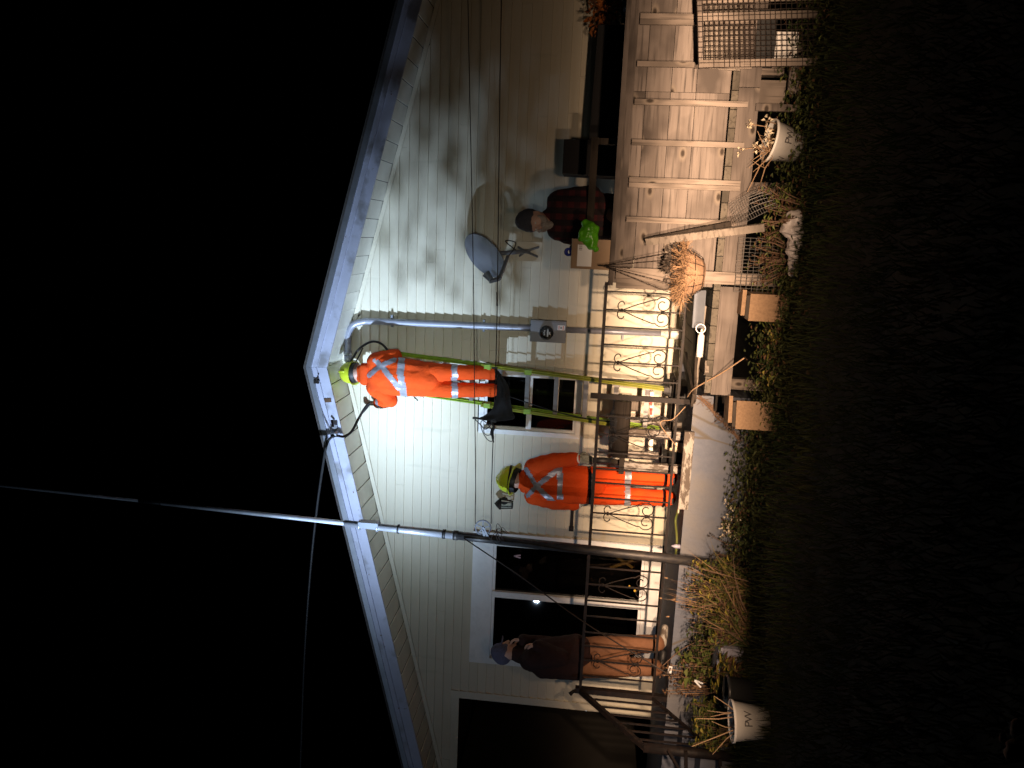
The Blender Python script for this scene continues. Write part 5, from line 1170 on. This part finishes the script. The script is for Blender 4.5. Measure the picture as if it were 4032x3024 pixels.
def G(X, Y, yy): p = P(X, Y, y=yy); return Vector((p.x, yy, gz(p.x, yy)))
strand_plant('fan of dry yellow grass blades right beside the pole', G(2900, 2330, -1.75), 54, .60, .34, (.06, 0), ['straw_yellow', 'straw', 'leaf_green', 'twig', 'leaf_dark'], .0045, .35)
strand_plant('tall reddish dry grass stems left of the pole', G(2900, 2410, -1.62), 34, .72, .22, (.12, .05), ['straw', 'twig'], .0038, .15, tips=True)
strand_plant('bent clump of dry tan blades above the blue trough', G(2930, 2490, -1.9), 70, .46, .30, (.22, -.05), ['straw', 'straw_yellow', 'twig', 'leaf_dark'], .006, .6)
leafy('bushy green perennial with dark seed heads at the pole foot', G(2900, 2290, -1.6), .44, .22, 26, 16, .055, .030, ['leaf_green', 'leaf_green', 'leaf_yellow'], 'twig', flowers='seedhead')
leafy('green leafed perennial in front of the concrete, mid left', G(2900, 2380, -1.7), .34, .26, 28, 14, .05, .028, ['leaf_green', 'leaf_dark', 'leaf_yellow'])
leafy('dark seed headed plant above the blue trough', G(2900, 2520, -1.6), .46, .24, 24, 14, .06, .034, ['leaf_dark', 'leaf_green'], 'twig', flowers='seedhead')
leafy('mid green leafy mound in front of the tan grass clump', G(2920, 2450, -1.85), .34, .30, 34, 16, .06, .036, ['leaf_green', 'leaf_green', 'leaf_yellow', 'leaf_brown'])
leafy('yellowing leafy stems left of the pole foot', G(2900, 2340, -1.5), .50, .26, 30, 16, .055, .03, ['leaf_green', 'leaf_yellow', 'leaf_dark'], 'straw', flowers='seedhead')
leafy('green leaves spilling over the back of the trough', G(2900, 2590, -1.55), .44, .30, 34, 14, .06, .038, ['leaf_green', 'leaf_green', 'leaf_dark'])
leafy('broad leafed bright green plant behind the trough', G(2900, 2640, -1.5), .50, .22, 14, 12, .10, .070, ['leaf_green', 'leaf_green', 'leaf_dark'])
leafy('brown withered flower bush by the left end of the railing', G(2900, 2690, -1.45), .62, .20, 34, 12, .045, .022, ['leaf_brown', 'straw', 'leaf_brown'], 'straw', flowers='leaf_brown')
leafy('brown wilted hosta like plant between trough and black pot', G(2950, 2680, -1.95), .30, .24, 26, 14, .11, .040, ['leaf_brown', 'leaf_yellow', 'leaf_dark'])
leafy('loose green bush beside the lower stair post', G(2900, 2880, -1.85), .40, .28, 30, 18, .05, .034, ['leaf_green', 'leaf_dark', 'leaf_yellow'])
leafy('single tall leafy stem with ladder like leaves behind the left pot', G(2900, 2810, -1.9), .42, .10, 8, 16, .10, .020, ['leaf_green'])
leafy('small dark plant with pale flowers against the concrete', G(2920, 2055, -1.42), .22, .18, 14, 12, .04, .025, ['leaf_dark', 'leaf_green'], flowers='flower')
leafy('thin weed with dark heads right of the pole', G(2910, 2175, -1.38), .30, .14, 9, 7, .035, .018, ['leaf_dark', 'leaf_green'], flowers='seedhead')
leafy('trailing weed climbing the wire mesh by the corner post', G(3000, 1020, -2.05), .34, .28, 26, 14, .04, .018, ['leaf_green', 'leaf_brown', 'leaf_brown'], 'twig')
leafy('weeds round the wire mesh end beside the leaning boards', G(3000, 830, -2.2), .36, .24, 24, 14, .045, .02, ['leaf_green', 'leaf_brown'], 'twig')
leafy('low weeds in front of the beige box by the deck edge', G(3050, 1400, -2.0), .16, .34, 36, 10, .04, .025, ['leaf_green', 'leaf_dark', 'leaf_yellow'])
# climbing dead vine on the concrete
vn = MB(); pts = [P(X, Y, y=-1.272) for X, Y in ((2752, 1562), (2790, 1598), (2830, 1640), (2870, 1680), (2915, 1735))]
for i in range(9): vn.tube(curve([p+Vector((wob(.02), -.004*rnd.random(), wob(.02))) for p in pts], 5), .004, 4)
for i in range(90): p = samp(pts, rnd.random())+Vector((wob(.03), 0, wob(.03))); vn.tube([p, p+Vector((wob(.05), -.01, wob(.05)))], [.003, .001], 3)
vn.build('dead_vine', 'twig', None, origin=pts[2], label='dead vine slanting across the corner of the concrete', cat='vine')
cable('dry_stalk', [P(2705, 1565, y=-1.5), P(2735, 1530, y=-1.75), P(2840, 1470, y=-2.0), P(2930, 1410, y=-2.15)], .006, 'pale_twig', 'long pale dry stalk crossing the deck edge', 'stalk')
cable('dry_stalk', [P(2700, 1600, y=-1.3), P(2650, 1650, y=-1.3), P(2600, 1668, y=-1.32), P(2665, 1760, y=-1.28)], .004, 'pale_twig', 'thin dry stalk curling over the lower rail by the bench', 'stalk')
cable('dry_stalk', [P(2600, 2630, y=-1.4), P(2680, 2560, y=-1.5), P(2760, 2520, y=-1.6)], .005, 'twig', 'thin dark stalk crossing the shins of the left bystander', 'stalk')
b = P(2638, 2637, y=-1.45); pm = MB().box(b, (.07, .006, .035), Matrix.Rotation(.1, 3, 'Y'), 0); pm.box(b+Vector((0, -.004, 0)), (.05, .002, .006), None, 1); pm.build('plant_tag', ['label', 'print_grey'], None, origin=b, label='small white plant tag stuck in the withered bush', cat='plant tag')
for X, Y, X2, Y2, lab in ((2735, 2678, 2768, 2692, 'upper of two white plastic plant stakes among the left plants'), (2735, 2680, 2760, 2706, 'lower of two white plastic plant stakes among the left plants')):
    a = P(X, Y, y=-1.9); MB().bar(a, P(X2, Y2, y=-1.92), .014, .004, (0, 1, 0)).build('plant_stake', 'label', None, origin=a, label=lab, cat='plant stake', group='white plant stakes')
# a small tree at the left of the yard; its leaves dapple the spotlight at the right of the wall
tt = thing('tree', 'small leafy tree at the left of the yard, outside the picture', 'tree', (-3.9, -4.6, 0))
MB().tube(curve([(-3.9, -4.6, -.1), (-3.92, -4.62, 1.2), (-4.0, -4.7, 2.3), (-4.05, -4.72, 2.6), (-4.1, -4.75, 2.85)], 4), [.08-.0035*i for i in range(17)], 8).build('trunk', 'twig', tt, smooth=True)
tb_ = MB(); tl_ = MB()
for i in range(40):
    a = Vector((-4.05+wob(.06), -4.7, rnd.uniform(1.4, 2.55))); e = a+Vector((wob(.85), wob(.6), rnd.uniform(.05, .6))); tb_.tube([a, a.lerp(e, .5)+Vector((0, 0, .05)), e], [.016, .010, .004], 5)
    for j in range(34 if e.x > -4.1 else 13):
        q_ = a.lerp(e, rnd.uniform(.25, 1.05))+Vector((wob(.08), wob(.08), wob(.08))); tl_.leaf(q_, Vector((wob(1), wob(1), wob(.6)-.3)), Vector((wob(1), wob(1), 1)), rnd.uniform(.07, .13), rnd.uniform(.05, .09))
tb_.build('limbs', 'twig', tt); tl_.build('crown', 'leaf_dark', tt)
# ground cover at the foot of the porch and deck
gcv = MB()
for i in range(15000):
    x = rnd.uniform(-6.2, 2.6); yf = -1.3 if x < -1.45 else -1.75; y = yf-abs(rnd.gauss(0, .38)); 
    if y < -3.1: continue
    z_ = gz(x, y)+rnd.random()**2*.23*max(.15, 1-(yf-y)/.9); aa = rnd.random()*6.283
    gcv.leaf((x, y, z_), Vector((math.cos(aa), math.sin(aa), rnd.uniform(-.2, .9))), Vector((wob(.7), wob(.7)-.4, 1)), rnd.uniform(.025, .06), rnd.uniform(.014, .032), 0 if rnd.random() < .72 else 1 if rnd.random() < .55 else 2)
gcv.build('ground_cover', ['leaf_dark', 'leaf_brown', 'leaf_green'], label='low weeds and dead leaves along the foot of porch and deck', cat='ground cover', kind='stuff')
# lit stones / leaf at the near corner
for i, (X, Y, s_, m) in enumerate(((3952, 2912, .013, 'leaf_brown'), (4008, 2880, .020, 'leaf_brown'), (3995, 2975, .024, 'leaf_brown'))):
    p = P(X, Y, z=.02); b_ = fuse([(p, s_, p+Vector((s_*1.4, s_*.5, 0)), s_*.7)], (), .008, 1, .014, 30, i); b_.materials.append(MATS[m]); b_.transform(Matrix.Translation(-p)); link('stone', b_, None, p, ('small brown stone at the near left corner of the lawn', 'brown stone right at the picture edge in the near corner', 'dull brown stone at the very corner of the near lawn')[i], 'stone', 'stones at the near corner')
# things behind / on the picture window
b = P(2036, 2190, y=-.06); cp = MB(); cp.bar(b+Vector((0, 0, .035)), b+Vector((-.018, 0, -.04)), .012, .01, (0, 1, 0)).bar(b+Vector((0, 0, .035)), b+Vector((.016, 0, -.04)), .012, .01, (0, 1, 0)); cp.build('clothespin', 'pink_plastic', None, origin=b, label='pale pink clothespin hanging before the picture window', cat='clothespin')
b = P(2462, 2215, y=.10); xs_ = MB(); xs_.bar(P(2425, 2190, y=.09), P(2492, 2235, y=.09), .03, .02, (0, 1, 0)).bar(P(2400, 2236, y=.112), P(2492, 2205, y=.112), .03, .02, (0, 1, 0)); xs_.build('crossed_sticks', 'ochre_wood', None, origin=b, label='two crossed yellow sticks inside the picture window', cat='sticks')
for k, (X, Y, r_) in enumerate(((2478, 2308, .010), (2500, 2326, .015))):
    b = P(X, Y, y=.06); MB().lathe([(0, -r_), (r_*.7, -r_*.7), (r_, 0), (r_*.7, r_*.7), (0, r_)], 10, Matrix.Translation(b)).build('amber_spot', 'amber_emission', None, origin=b, smooth=True, label=('upper tiny amber glowing spot in the picture window', 'lower brighter amber glowing spot in the picture window')[k], cat='light', group='amber glowing spots in the window')  # small emissive beads make the amber spots in the pane
b = P(2308, 2798, y=.2); MB().lathe([(0, -.006), (.006, 0), (0, .006)], 8, Matrix.Translation(b)).build('indicator_light', 'led_white', None, origin=b, label='tiny white light in the dark recess at the left', cat='light')
